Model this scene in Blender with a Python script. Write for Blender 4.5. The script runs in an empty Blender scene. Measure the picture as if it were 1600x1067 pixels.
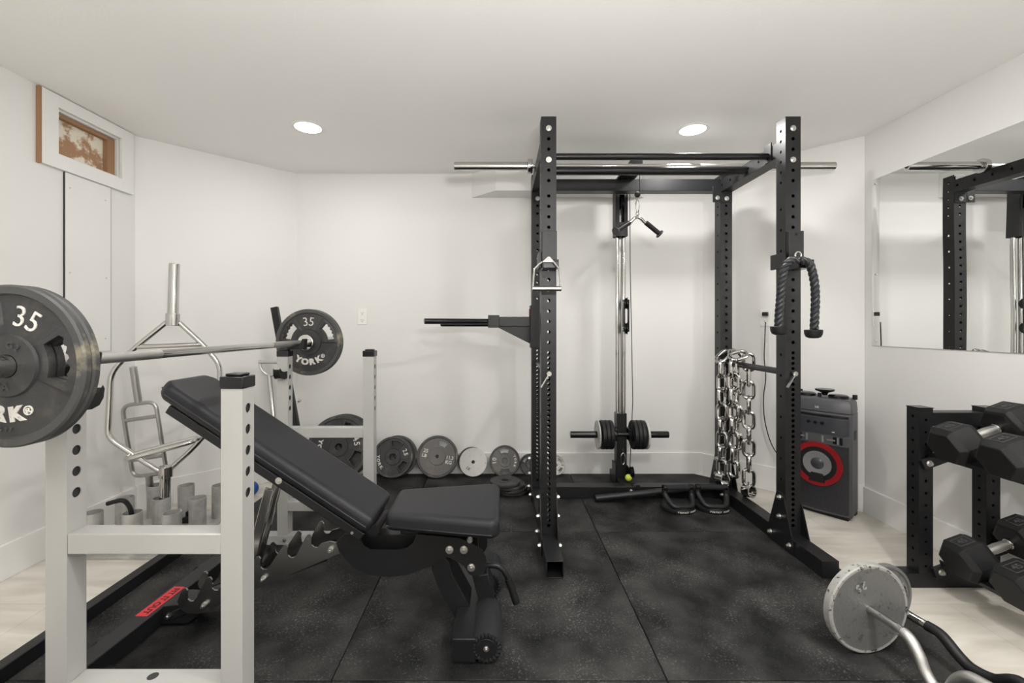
import bpy, math, random
from math import sin, cos, pi, radians as R
from mathutils import Vector, Matrix
random.seed(4)
SC = bpy.context.scene
COL = SC.collection
F, VX, VY, H = 700.0, 781.0, 509.0, 1.1      # focal (px), vanishing point, camera height above the mats
FZ = -0.018                                   # floor level (mat tops are z = 0)

def P(px, py, Y):
    return Vector(((px - VX) * Y / F, Y, H - (py - VY) * Y / F))

# ------------------------------------------------------------------ materials
MT = {}
def mat(name, col, rough=0.5, metal=0.0, noise=None, bump=None, spec=0.5, coat=0.0):
    """noise=(scale, strength, colour2, lo, hi); bump=(scale, strength)"""
    m = bpy.data.materials.new(name); m.use_nodes = True
    nt = m.node_tree; b = nt.nodes['Principled BSDF']
    b.inputs['Base Color'].default_value = (*col, 1); b.inputs['Roughness'].default_value = rough
    b.inputs['Metallic'].default_value = metal; b.inputs['Specular IOR Level'].default_value = spec
    b.inputs['Coat Weight'].default_value = coat
    tc = nt.nodes.new('ShaderNodeTexCoord')
    if noise:
        n = nt.nodes.new('ShaderNodeTexNoise'); n.inputs['Scale'].default_value = noise[0]; n.inputs['Detail'].default_value = 8
        n.inputs['Roughness'].default_value = 0.65
        nt.links.new(tc.outputs['Object'], n.inputs['Vector'])
        r = nt.nodes.new('ShaderNodeValToRGB'); r.color_ramp.elements[0].position = noise[3]; r.color_ramp.elements[1].position = noise[4]
        r.color_ramp.elements[0].color = (*col, 1); r.color_ramp.elements[1].color = (*noise[2], 1)
        nt.links.new(n.outputs['Fac'], r.inputs['Fac'])
        nt.links.new(r.outputs['Color'], b.inputs['Base Color'])
    if bump:
        n2 = nt.nodes.new('ShaderNodeTexNoise'); n2.inputs['Scale'].default_value = bump[0]; n2.inputs['Detail'].default_value = 4
        nt.links.new(tc.outputs['Object'], n2.inputs['Vector'])
        bp = nt.nodes.new('ShaderNodeBump'); bp.inputs['Strength'].default_value = bump[1]; bp.inputs['Distance'].default_value = 0.002
        nt.links.new(n2.outputs['Fac'], bp.inputs['Height']); nt.links.new(bp.outputs['Normal'], b.inputs['Normal'])
    MT[name] = m
    return m

mat('wall_paint', (.80, .79, .77), .55, bump=(300, .06))
mat('ceiling_paint', (.93, .92, .90), .8, bump=(90, .25))
mat('trim_paint', (.84, .83, .81), .35)
mat('panel_paint', (.82, .81, .79), .5)
mat('black_steel', (.011, .011, .012), .38, bump=(900, .08), spec=.38)
mat('black_gloss', (.008, .008, .009), .25, spec=.45)
mat('print_black', (.004, .004, .004), .5)
mat('chrome', (.58, .575, .56), .10, 1.0)
mat('brushed', (.47, .465, .45), .28, 1.0)
mat('zinc', (.62, .61, .59), .3, 1.0)
mat('knurl', (.56, .55, .53), .36, 1.0, bump=(1500, .4))
mat('white_steel', (.44, .435, .42), .32, bump=(250, .05))
mat('hole_dark', (.03, .03, .032), .6)
mat('vinyl', (.015, .015, .019), .45, bump=(450, .25), spec=.35)
mat('piping', (.035, .035, .04), .45)
mat('foam', (.018, .018, .02), .75, bump=(300, .3), spec=.3)
mat('rubber', (.010, .010, .011), .5, bump=(200, .15), spec=.35)
mat('ladder_steel', (.38, .38, .375), .26, 1.0)
mat('rubber_end', (.05, .05, .053), .6, bump=(200, .15))
mat('cast_iron', (.030, .030, .031), .5, .0, noise=(9, 1, (.11, .10, .085), .52, .80), bump=(160, .5))
mat('cast_iron_rusty', (.13, .125, .12), .6, .0, noise=(7, 1, (.24, .17, .11), .56, .78), bump=(160, .5))
mat('iron_grey', (.165, .165, .16), .42, .25, noise=(38, 1, (.09, .088, .085), .56, .66), bump=(120, .6))
mat('iron_rim', (.36, .355, .335), .5, .1, noise=(45, 1, (.05, .048, .045), .55, .60), bump=(120, .6))
mat('iron_light', (.52, .51, .49), .5, .1, noise=(70, 1, (.16, .15, .15), .60, .68), bump=(150, .5))
mat('iron_edge', (.060, .060, .060), .5, .1, noise=(10, 1, (.26, .235, .17), .56, .70), bump=(150, .5))
mat('letter', (.72, .70, .66), .6, noise=(120, 1, (.25, .24, .23), .55, .72))
mat('letter_dim', (.06, .06, .06), .6)
mat('pipe', (.42, .415, .40), .38, .35, noise=(14, 1, (.56, .55, .53), .4, .6))
mat('outlet', (.86, .85, .82), .3)
mat('cable_black', (.012, .012, .012), .5)
mat('red_label', (.62, .02, .03), .35)
mat('red_cone', (.26, .008, .012), .35)
mat('lime', (.55, .66, .08), .5)
mat('blue', (.03, .10, .36), .35)
mat('speaker_body', (.075, .075, .082), .4, bump=(400, .1))
mat('speaker_panel', (.04, .042, .052), .3)
mat('grille', (.012, .012, .015), .45, noise=(260, 1, (.045, .045, .052), .5, .62))
mat('cone_grey', (.24, .24, .245), .5, .3)
mat('osb', (.40, .23, .13), .8, noise=(9, 1, (.80, .74, .62), .46, .54), bump=(30, 1.0))
mat('stud', (.34, .19, .10), .8)
mat('rope', (.022, .023, .027), .42)
mat('light_ring', (.85, .85, .83), .4)

# walls / floor with more structure
def floor_mat():
    m = bpy.data.materials.new('vinyl_floor'); m.use_nodes = True; nt = m.node_tree; b = nt.nodes['Principled BSDF']
    tc = nt.nodes.new('ShaderNodeTexCoord'); mp = nt.nodes.new('ShaderNodeMapping')
    nt.links.new(tc.outputs['Object'], mp.inputs['Vector']); mp.inputs['Scale'].default_value = (1.1, 5.0, 1)
    n = nt.nodes.new('ShaderNodeTexNoise'); n.inputs['Scale'].default_value = 2.2; n.inputs['Detail'].default_value = 10; n.inputs['Distortion'].default_value = .7
    nt.links.new(mp.outputs['Vector'], n.inputs['Vector'])
    r = nt.nodes.new('ShaderNodeValToRGB')
    r.color_ramp.elements[0].position = .3; r.color_ramp.elements[0].color = (.56, .52, .45, 1)
    r.color_ramp.elements[1].position = .7; r.color_ramp.elements[1].color = (.80, .76, .69, 1)
    nt.links.new(n.outputs['Fac'], r.inputs['Fac'])
    br = nt.nodes.new('ShaderNodeTexBrick'); br.inputs['Scale'].default_value = 1.0; br.inputs['Mortar Size'].default_value = .0012
    br.inputs['Brick Width'].default_value = 1.2; br.inputs['Row Height'].default_value = .6
    br.inputs['Color1'].default_value = (1, 1, 1, 1); br.inputs['Color2'].default_value = (.93, .93, .92, 1); br.inputs['Mortar'].default_value = (.72, .7, .66, 1)
    nt.links.new(tc.outputs['Object'], br.inputs['Vector'])
    mx = nt.nodes.new('ShaderNodeMixRGB'); mx.blend_type = 'MULTIPLY'; mx.inputs[0].default_value = 1
    nt.links.new(r.outputs['Color'], mx.inputs[1]); nt.links.new(br.outputs['Color'], mx.inputs[2])
    nt.links.new(mx.outputs['Color'], b.inputs['Base Color']); b.inputs['Roughness'].default_value = .42
    MT['vinyl_floor'] = m
floor_mat()
def mat_mat():
    m = bpy.data.materials.new('rubber_mat'); m.use_nodes = True; nt = m.node_tree; b = nt.nodes['Principled BSDF']
    tc = nt.nodes.new('ShaderNodeTexCoord')
    def noise(sc, det=6):
        n = nt.nodes.new('ShaderNodeTexNoise'); n.inputs['Scale'].default_value = sc; n.inputs['Detail'].default_value = det
        nt.links.new(tc.outputs['Object'], n.inputs['Vector']); return n
    def ramp(n, p0, c0, p1, c1):
        r = nt.nodes.new('ShaderNodeValToRGB'); r.color_ramp.elements[0].position = p0; r.color_ramp.elements[1].position = p1
        r.color_ramp.elements[0].color = (*c0, 1); r.color_ramp.elements[1].color = (*c1, 1)
        nt.links.new(n.outputs['Fac'], r.inputs['Fac']); return r
    a = ramp(noise(5.5, 12), .36, (.005, .005, .0055), .70, (.046, .045, .043))
    sp = ramp(noise(150, 3), .55, (0, 0, 0), .74, (1, 1, 1))
    dust = ramp(noise(4.5, 12), .44, (.08, .08, .08), .70, (.75, .75, .75))
    mul = nt.nodes.new('ShaderNodeMath'); mul.operation = 'MULTIPLY'
    nt.links.new(sp.outputs['Color'], mul.inputs[0]); nt.links.new(dust.outputs['Color'], mul.inputs[1])
    mx = nt.nodes.new('ShaderNodeMixRGB'); nt.links.new(mul.outputs[0], mx.inputs[0]); nt.links.new(a.outputs['Color'], mx.inputs[1])
    mx.inputs[2].default_value = (.25, .245, .23, 1)
    nt.links.new(mx.outputs['Color'], b.inputs['Base Color'])
    b.inputs['Roughness'].default_value = .62; b.inputs['Specular IOR Level'].default_value = .22
    n2 = noise(140, 3); bp = nt.nodes.new('ShaderNodeBump'); bp.inputs['Strength'].default_value = .5; bp.inputs['Distance'].default_value = .002
    nt.links.new(n2.outputs['Fac'], bp.inputs['Height']); nt.links.new(bp.outputs['Normal'], b.inputs['Normal'])
    MT['rubber_mat'] = m
mat_mat()
def mirror_mat():
    m = bpy.data.materials.new('mirror_glass'); m.use_nodes = True; nt = m.node_tree; b = nt.nodes['Principled BSDF']
    b.inputs['Base Color'].default_value = (.93, .94, .93, 1); b.inputs['Metallic'].default_value = 1; b.inputs['Roughness'].default_value = .005
    tc = nt.nodes.new('ShaderNodeTexCoord'); n = nt.nodes.new('ShaderNodeTexNoise'); n.inputs['Scale'].default_value = 3; n.inputs['Detail'].default_value = 0
    nt.links.new(tc.outputs['Object'], n.inputs['Vector'])
    bp = nt.nodes.new('ShaderNodeBump'); bp.inputs['Strength'].default_value = .07; bp.inputs['Distance'].default_value = .01
    nt.links.new(n.outputs['Fac'], bp.inputs['Height']); nt.links.new(bp.outputs['Normal'], b.inputs['Normal'])
    MT['mirror_glass'] = m
mirror_mat()
def emis(name, col, st):
    m = bpy.data.materials.new(name); m.use_nodes = True; nt = m.node_tree
    e = nt.nodes.new('ShaderNodeEmission'); e.inputs[0].default_value = (*col, 1); e.inputs[1].default_value = st
    nt.links.new(e.outputs[0], nt.nodes['Material Output'].inputs[0]); MT[name] = m
emis('lamp_glow', (1, .96, .90), 14)

# ------------------------------------------------------------------ mesh builder
def basis(d):
    d = d.normalized(); up = Vector((0, 0, 1)) if abs(d.z) < .95 else Vector((1, 0, 0))
    a = d.cross(up).normalized(); b = a.cross(d).normalized()
    return a, b
class MB:
    def __init__(s): s.v = []; s.f = []; s.marks = []
    def mark(s): s.marks.append((len(s.v), len(s.f))); return s
    def add(s, vs, fs, M=None):
        o = len(s.v)
        for v in vs:
            v = Vector(v); s.v.append(M @ v if M else v)
        for f in fs: s.f.append([i + o for i in f])
        return s
    def box(s, x0, x1, y0, y1, z0, z1, M=None):
        vs = [(x, y, z) for z in (z0, z1) for y in (y0, y1) for x in (x0, x1)]
        return s.add(vs, [(0, 2, 3, 1), (4, 5, 7, 6), (0, 1, 5, 4), (2, 6, 7, 3), (0, 4, 6, 2), (1, 3, 7, 5)], M)
    def bar(s, p0, p1, w, h, up=None):
        """rectangular bar between two points: w across, h along 'up'"""
        p0, p1 = Vector(p0), Vector(p1); d = (p1 - p0).normalized()
        u = Vector(up) if up else Vector((0, 0, 1))
        a = d.cross(u).normalized(); b = a.cross(d).normalized()
        vs = []
        for p in (p0, p1):
            for i, j in ((-1, -1), (1, -1), (1, 1), (-1, 1)): vs.append(p + a * (w / 2 * i) + b * (h / 2 * j))
        return s.add(vs, [(0, 1, 2, 3), (7, 6, 5, 4), (0, 4, 5, 1), (1, 5, 6, 2), (2, 6, 7, 3), (3, 7, 4, 0)])
    def cyl(s, p0, p1, r, r1=None, n=20, cap=True):
        p0, p1 = Vector(p0), Vector(p1); r1 = r if r1 is None else r1; a, b = basis(p1 - p0)
        vs = [p + (a * cos(2 * pi * i / n) + b * sin(2 * pi * i / n)) * q for p, q in ((p0, r), (p1, r1)) for i in range(n)]
        fs = [(i, (i + 1) % n, n + (i + 1) % n, n + i) for i in range(n)]
        if cap: fs += [tuple(range(n))[::-1], tuple(range(n, 2 * n))]
        return s.add(vs, fs)
    def tube(s, pts, r, n=14, closed=False, cap=True, lobes=0, amp=0, twist=0):
        pts = [Vector(p) for p in pts]; m = len(pts); T = []
        for i in range(m):
            if closed: T.append((pts[(i + 1) % m] - pts[i - 1]).normalized())
            else: T.append((pts[min(i + 1, m - 1)] - pts[max(i - 1, 0)]).normalized())
        a, b = basis(T[0]); vs = []; dist = 0
        for i in range(m):
            if i:
                q = T[i - 1].rotation_difference(T[i]); a = q @ a; dist += (pts[i] - pts[i - 1]).length
            a = (a - T[i] * a.dot(T[i])).normalized(); b = T[i].cross(a)
            for k in range(n):
                t = 2 * pi * k / n
                rr = (r[i] if isinstance(r, (list, tuple)) else r) * (1 + (amp * cos(lobes * t - twist * dist * lobes) if lobes else 0))
                vs.append(pts[i] + (a * cos(t) + b * sin(t)) * rr)
        fs = []
        for i in range(m if closed else m - 1):
            j = (i + 1) % m
            for k in range(n): fs.append((i * n + k, i * n + (k + 1) % n, j * n + (k + 1) % n, j * n + k))
        if cap and not closed: fs += [tuple(range(n))[::-1], tuple(range((m - 1) * n, m * n))]
        return s.add(vs, fs)
    def lathe(s, prof, n=32, M=None, closed=False):
        """prof: (r, y) pairs around the local Y axis"""
        vs = []; m = len(prof)
        for r, y in prof:
            for k in range(n): vs.append((r * cos(2 * pi * k / n), y, r * sin(2 * pi * k / n)))
        fs = [(i * n + k, ((i + 1) % m) * n + k, ((i + 1) % m) * n + (k + 1) % n, i * n + (k + 1) % n) for i in range(m if closed else m - 1) for k in range(n)]
        if not closed:
            if prof[0][0] > 1e-6: fs.append(tuple(range(n)))
            if prof[-1][0] > 1e-6: fs.append(tuple(range((m - 1) * n, m * n))[::-1])
        return s.add(vs, fs, M)
    def prism_xz(s, poly, y0, y1, M=None):
        """poly of (x,z) extruded along y"""
        n = len(poly)
        vs = [(x, y0, z) for x, z in poly] + [(x, y1, z) for x, z in poly]
        return s.add(vs, [tuple(range(n)), tuple(range(2 * n - 1, n - 1, -1))] + [(i, n + i, n + (i + 1) % n, (i + 1) % n) for i in range(n)], M)
    def prism_xy(s, poly, z0, z1, M=None):
        n = len(poly)
        vs = [(x, y, z0) for x, y in poly] + [(x, y, z1) for x, y in poly]
        return s.add(vs, [tuple(range(n))[::-1], tuple(range(n, 2 * n))] + [(i, (i + 1) % n, n + (i + 1) % n, n + i) for i in range(n)], M)
    def poly(s, pts): return s.add(pts, [tuple(range(len(pts)))])

def tag(o, label=None, cat=None, group=None, kind=None):
    if label: o['label'] = label
    if cat: o['category'] = cat
    if group: o['group'] = group
    if kind: o['kind'] = kind
    return o
def thing(name, label, cat, loc=(0, 0, 0), rot=(0, 0, 0), group=None):
    o = bpy.data.objects.new(name, None); COL.objects.link(o)
    o.location = loc; o.rotation_euler = rot; o.empty_display_size = .05
    return tag(o, label, cat, group)
def build(name, mb, material, parent=None, bevel=0, local=False, label=None, seg=2, ang=35):
    """one mesh object.  Vertices are in world space unless local=True."""
    if len(mb.marks) > 1:
        ms = mb.marks + [(len(mb.v), len(mb.f))]
        for (v0, f0), (v1, f1) in zip(ms, ms[1:]):
            q = MB(); q.v = mb.v[v0:v1]; q.f = [[i - v0 for i in f] for f in mb.f[f0:f1]]
            o = build(name, q, material, parent, bevel, local, label, seg, ang)
        return o
    me = bpy.data.meshes.new(name)
    vs = mb.v
    root = parent
    if root and not local:
        M = Matrix.Identity(4); chain = []
        q = root
        while q: chain.append(q); q = q.parent
        for q in reversed(chain): M = M @ Matrix.LocRotScale(q.location, q.rotation_euler, None)
        Mi = M.inverted(); vs = [Mi @ v for v in vs]
    me.from_pydata([tuple(v) for v in vs], [], mb.f); me.update()
    for p in me.polygons: p.use_smooth = True
    me.set_sharp_from_angle(angle=R(ang))
    me.materials.append(MT[material] if isinstance(material, str) else material)
    o = bpy.data.objects.new(name, me); COL.objects.link(o)
    if parent: o.parent = parent
    if bevel:
        b = o.modifiers.new('bevel', 'BEVEL'); b.width = bevel; b.segments = seg; b.limit_method = 'ANGLE'; b.angle_limit = R(35)
        b.harden_normals = False
    if label: o['label'] = label
    return o
def solo(name, mb, material, label, cat, group=None, bevel=0):
    """a thing that is one mesh; origin moved to its base centre"""
    xs = [v.x for v in mb.v]; ys = [v.y for v in mb.v]; zs = [v.z for v in mb.v]
    c = Vector(((min(xs) + max(xs)) / 2, (min(ys) + max(ys)) / 2, min(zs)))
    mb.v = [v - c for v in mb.v]
    o = build(name, mb, material, None, bevel); o.location = c
    return tag(o, label, cat, group)
def struct(name, mb, material, bevel=0, parent=None):
    o = build(name, mb, material, parent, bevel)
    if not parent: o['kind'] = 'structure'
    return o
def copy_tree(o, parent=None, name=None):
    c = o.copy(); COL.objects.link(c); c.parent = parent
    for ch in list(o.children): copy_tree(ch, c)
    return c

_tc = {}
def text_geo(s, size, depth=.001, bold=0):
    k = (s, size, depth, bold)
    if k not in _tc:
        cu = bpy.data.curves.new('t', 'FONT'); cu.body = s; cu.size = size; cu.extrude = depth; cu.align_x = 'CENTER'; cu.align_y = 'CENTER'
        cu.offset = bold; cu.resolution_u = 3
        ob = bpy.data.objects.new('t', cu)
        me = bpy.data.meshes.new_from_object(ob)
        _tc[k] = ([v.co.copy() for v in me.vertices], [tuple(p.vertices) for p in me.polygons])
        bpy.data.objects.remove(ob); bpy.data.curves.remove(cu); bpy.data.meshes.remove(me)
    return _tc[k]
XZ = Matrix(((1, 0, 0, 0), (0, 0, -1, 0), (0, 1, 0, 0), (0, 0, 0, 1)))    # text plane (xy) -> facing -Y, upright
def put_text(mb, s, size, M, depth=.001, bold=0):
    v, f = text_geo(s, size, depth, bold); mb.add(v, f, M)
def arc_text(mb, s, size, r, a0, y, step=None, depth=.0012, bold=0, flip=False, skew=1.0):
    """letters round a circle in the local XZ plane facing -Y.  a0 = centre angle (deg); flip: bottoms outward"""
    step = step or size * .85 / r * 57.3
    n = len(s)
    for i, ch in enumerate(s):
        k = (i - (n - 1) / 2) * step
        a = R(a0 + (k if flip else -k))
        rot = a + pi / 2 if flip else a - pi / 2
        M = Matrix.Translation((r * cos(a), y, r * sin(a))) @ Matrix.Rotation(-rot, 4, 'Y') @ XZ @ Matrix.Diagonal((skew, 1, 1, 1))
        put_text(mb, ch, size, M, depth, bold)

# ------------------------------------------------------------------ perforated square tube
def holed_face(mb, o, u, v, W, L, holes, r, t, n=14, sq=False):
    """rectangle origin o, axes u (width W) and v (length L), circular holes at v positions (centred in u); rims go along t"""
    o, u, v, t = Vector(o), Vector(u), Vector(v), Vector(t)
    hs = sorted(h for h in holes if r * 1.1 < h < L - r * 1.1)
    def quad(a, b):
        if b - a > 1e-5: mb.poly([o + v * a, o + u * W + v * a, o + u * W + v * b, o + v * b])
    cur = 0
    for i, h in enumerate(hs):
        lo = max(cur, h - W / 2) if i == 0 else cur
        if i == 0: quad(0, lo)
        nxt = hs[i + 1] if i + 1 < len(hs) else None
        hi = (h + nxt) / 2 if nxt and (nxt - h) < W else min(h + W / 2, L)
        angs = sorted([2 * pi * k / n for k in range(n)] + [math.atan2(z - h, x) % (2 * pi) for x in (-W / 2, W / 2) for z in (lo, hi)])
        inn, out, rim = [], [], []
        for a in angs:
            c, s_ = cos(a), sin(a)
            k = min((W / 2) / abs(c) if abs(c) > 1e-6 else 1e9, ((hi - h) if s_ > 0 else (h - lo)) / abs(s_) if abs(s_) > 1e-6 else 1e9)
            inn.append(o + u * (W / 2 + c * r) + v * (h + s_ * r)); out.append(o + u * (W / 2 + c * k) + v * (h + s_ * k)); rim.append(inn[-1] + t)
        m = len(angs); base = len(mb.v); mb.v += inn + out + rim
        for k in range(m):
            j = (k + 1) % m
            if (out[k] - out[j]).length > 1e-7: mb.f.append([base + k, base + m + k, base + m + j, base + j])
            if (inn[k] - inn[j]).length > 1e-7: mb.f.append([base + k, base + j, base + 2 * m + j, base + 2 * m + k])
        if nxt and (nxt - h) >= W:
            nl = nxt - W / 2; quad(hi, nl); cur = nl
        else: cur = hi
    quad(cur if hs else 0, L)
def upright(mb, x0, x1, y0, y1, z0, z1, fh=(), sh=(), rf=.0085, rs=.0085, t=.004, sides='fblr'):
    L = z1 - z0; W, D = x1 - x0, y1 - y0
    holed_face(mb, (x0, y0, z0), (1, 0, 0), (0, 0, 1), W, L, [h - z0 for h in fh] if 'f' in sides else [], rf, (0, t, 0))
    holed_face(mb, (x0, y1, z0), (1, 0, 0), (0, 0, 1), W, L, [h - z0 for h in fh] if 'b' in sides else [], rf, (0, -t, 0))
    holed_face(mb, (x0, y0, z0), (0, 1, 0), (0, 0, 1), D, L, [h - z0 for h in sh] if 'l' in sides else [], rs, (t, 0, 0))
    holed_face(mb, (x1, y0, z0), (0, 1, 0), (0, 0, 1), D, L, [h - z0 for h in sh] if 'r' in sides else [], rs, (-t, 0, 0))
    mb.poly([(x0, y0, z1), (x1, y0, z1), (x1, y1, z1), (x0, y1, z1)]); mb.poly([(x0, y0, z0), (x1, y0, z0), (x1, y1, z0), (x0, y1, z0)])
def bolt(mb, p, d, r=.011, h=.008):
    """washer, hex head"""
    p, d = Vector(p), Vector(d).normalized(); r *= .88; mb.mark()
    mb.cyl(p, p + d * .002, r * 1.35, n=16); mb.cyl(p + d * .002, p + d * h, r, n=6); mb.cyl(p + d * h, p + d * (h + .004), r * .55, n=10)

# ================================================================== ROOM
XW, YB, YC, XB = 2.19, 3.36, 2.69, 1.52     # side walls, back wall, bay corner depth, bay corner half width
CZ, YF = 2.24, -1.9                         # ceiling, wall behind the camera
T = .12
struct('floor', MB().box(-XW - T, XW + T, YF - T, YB + T, FZ - .08, FZ), 'vinyl_floor')
# ceiling with round cut-outs is not needed: the lamps are surface-thin trims
struct('ceiling', MB().box(-XW - T, XW + T, YF - T, YB + T, CZ, CZ + .08), 'ceiling_paint')
# left wall with the framed opening cut into it
def wall_left():
    mb = MB(); y0, y1, z0, z1 = 2.215, 2.565, 1.955, 2.165
    for a, b, c, d in ((YF - T, y0, FZ, CZ), (y1, YC, FZ, CZ), (y0, y1, FZ, z0), (y0, y1, z1, CZ)): mb.box(-XW - T, -XW, a, b, c, d)
    return mb
struct('wall_left', wall_left(), 'wall_paint')
struct('wall_right', MB().box(XW, XW + T, YF - T, YC, FZ, CZ), 'wall_paint')
struct('wall_back', MB().box(-XB, XB, YB, YB + T, FZ, CZ), 'wall_paint')
def diag(s, off0, off1, z0, z1, mb=None):
    mb = mb or MB(); n = Vector((-s, -1, 0)).normalized()      # towards the room
    a, b = Vector((s * XW, YC, 0)), Vector((s * XB, YB, 0))
    pts = [a + n * off1, b + n * off1, b + n * off0, a + n * off0]
    return mb.prism_xy([(p.x, p.y) for p in pts], z0, z1)
struct('wall_front', MB().box(-XW - T, XW + T, YF - T, YF, FZ, CZ), 'wall_paint')
struct('wall_back_left', diag(-1, -T, 0, FZ, CZ), 'wall_paint')
struct('wall_back_right', diag(1, -T, 0, FZ, CZ), 'wall_paint')
BT, BH = .015, .135
struct('baseboard_left', MB().box(-XW, -XW + BT, YF, YC - .006, FZ, FZ + BH + .02), 'trim_paint', .002)
struct('baseboard_right', MB().box(XW - BT, XW, YF, YC - .006, FZ, FZ + BH + .02), 'trim_paint', .002)
struct('baseboard_back', MB().box(-XB + .004, XB - .004, YB - BT, YB, FZ, FZ + BH + .035), 'trim_paint', .002)
struct('baseboard_back_left', diag(-1, 0, BT, FZ, FZ + BH + .03), 'trim_paint', .002)
struct('baseboard_back_right', diag(1, 0, BT, FZ, FZ + BH + .03), 'trim_paint', .002)
# boxed duct under the ceiling on the back wall
struct('trim_1', MB().prism_xy([(-.21, YB), (-.03, YB - .18), (.90, YB - .18), (1.08, YB)], 2.06, CZ), 'wall_paint', .002)
# framed opening on the left wall
def frame_ring(x0, x1, y0, y1, z0, z1, iy0, iy1, iz0, iz1):
    mb = MB(); mb.box(x0, x1, y0, iy0, z0, z1); mb.box(x0, x1, iy1, y1, z0, z1); mb.box(x0, x1, iy0, iy1, z0, iz0); mb.box(x0, x1, iy0, iy1, iz1, z1)
    return mb
hatch = thing('wall_opening_frame', 'white painted board frame around a rough opening high on the left wall', 'frame', (-XW, 2.39, 1.87))
build('frame_board', frame_ring(-XW + .004, -XW + .02, 2.125, 2.655, 1.875, CZ - .005, 2.205, 2.575, 1.945, 2.175), 'trim_paint', hatch, .001)
build('board_edge', MB().box(-XW + .001, -XW + .018, 2.113, 2.125, 1.873, CZ - .005), 'stud', hatch, label='raw brown edge of the board')
build('backing', MB().box(-XW - .055, -XW - .04, 2.218, 2.562, 1.958, 2.162), 'osb', hatch, label='brown sheathing board smeared with cream foam')
build('stud', MB().box(-XW - .04, -XW - .012, 2.515, 2.562, 1.958, 2.162).box(-XW - .04, -XW - .012, 2.218, 2.515, 2.142, 2.162), 'stud', hatch, .002, label='bare brown timber')
pn = MB().box(-XW, -XW + .007, 2.25, 2.515, .96, 1.873)
panel = struct('trim_2', pn, 'panel_paint', .001)
build('joint_gap', MB().box(-XW + .0002, -XW + .0074, 2.2462, 2.2498, 1.12, 1.873), 'hole_dark', panel)
build('joint_gap', MB().box(-XW + .0002, -XW + .0072, 2.5152, 2.5162, .96, 1.873), 'iron_grey', panel)
sc = MB()
for y, z in ((2.275, 1.80), (2.48, 1.795), (2.275, 1.37), (2.485, 1.365), (2.28, 1.03), (2.48, 1.03)): sc.mark().cyl((-XW + .007, y, z), (-XW + .009, y, z), .0035, n=10)
build('screw', sc, 'zinc', panel)

# recessed ceiling lights
DL = [(-1.10, 2.57), (1.12, 2.60), (-1.10, .55), (1.12, .55), (-1.10, -1.4), (1.12, -1.4)]
dl_lab = ['round recessed ceiling light above the left end of the back wall', 'round recessed ceiling light above the power rack',
          'round recessed ceiling light left of the camera', 'round recessed ceiling light right of the camera',
          'round recessed ceiling light behind the camera on the left', 'round recessed ceiling light behind the camera on the right']
for i, (x, y) in enumerate(DL):
    t = thing('ceiling_light', dl_lab[i], 'light', (x, y, CZ - .002), group='recessed ceiling lights')
    M = Matrix.Rotation(pi / 2, 4, 'X')
    build('trim_ring', MB().lathe([(.072, 0), (.072, .003), (.086, .003), (.09, 0)], 36, Matrix.Translation((0, 0, 0)) @ Matrix.Rotation(-pi / 2, 4, 'X'), closed=True), 'light_ring', t, local=True)
    build('diffuser', MB().cyl((0, 0, -.002), (0, 0, .001), .072, n=36), 'lamp_glow', t, local=True)
    ld = bpy.data.lights.new('downlight', 'AREA'); ld.shape = 'DISK'; ld.size = .14; ld.energy = (4.2, 8.5, 7, 24, 8, 15)[i]; ld.color = (1, .985, .965)
    lo = bpy.data.objects.new('bulb', ld); COL.objects.link(lo); lo.location = (0, 0, -.006); lo.parent = t

# fill light added beside the camera, aimed up to brighten the ceiling
fl = bpy.data.lights.new('ceiling_fill', 'AREA'); fl.shape = 'DISK'; fl.size = .35; fl.energy = 54; fl.color = (1, .99, .975)
fo = bpy.data.objects.new('ceiling_fill', fl); COL.objects.link(fo); fo.location = (.25, -.25, 1.45); fo.rotation_euler = (pi - R(22), 0, 0)

# ================================================================== FLOOR: rubber mats and black border
seam_x = [-1.53, -.523, .520, 1.545]
rows = [(.38, 1.39), (1.39, 2.395), (2.395, 3.335)]
mlab = {(0, 0): 'front left', (1, 0): 'front middle', (2, 0): 'front right', (0, 1): 'middle left', (1, 1): 'middle centre', (2, 1): 'middle right',
        (0, 2): 'back left', (1, 2): 'back middle', (2, 2): 'back right'}
mtxt = {(0, 0): 'black rubber floor mat nearest the camera, under the near white stand', (1, 0): 'black rubber floor mat nearest the camera, middle of the row',
        (2, 0): 'black rubber floor mat nearest the camera, under the curl bars', (0, 1): 'black rubber floor mat under the red-labelled rear foot of the bench',
        (1, 1): 'dusty black rubber floor mat under the seat end of the bench', (2, 1): 'dusty black rubber floor mat under the near uprights of the power rack',
        (0, 2): 'black rubber floor mat under the far white stand', (1, 2): 'black rubber floor mat carrying the small plate stack at the back wall',
        (2, 2): 'black rubber floor mat under the cable tower and push-up handles'}
g = .0018
for (i, j), l in mtxt.items():
    x0, x1 = seam_x[i] + g, seam_x[i + 1] - g; y0, y1 = rows[j][0] + g, rows[j][1] - g
    if j == 2 and i != 1:
        s = -1 if i == 0 else 1; c = .08
        pts = [(x0, y0), (x1, y0), (x1, y1), (x0, y1)]
        if i == 0: pts = [(x0, y0), (x1, y0), (x1, y1), (x0 + .12, y1), (x0, y1 - .12)]
        else: pts = [(x0, y0), (x1, y0), (x1, y1 - .10), (x1 - .10, y1), (x0, y1)]
        mb = MB().prism_xy(pts, FZ, 0)
    else: mb = MB().box(x0, x1, y0, y1, FZ, 0)
    solo('rubber_mat', mb, 'rubber_mat', l, 'mat', 'black rubber floor mats', .002)
solo('border_beam', MB().box(-1.578, -1.534, .3, 2.32, FZ, .045), 'black_steel', 'long black square beam edging the mats on the left', 'beam', bevel=.003)

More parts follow.
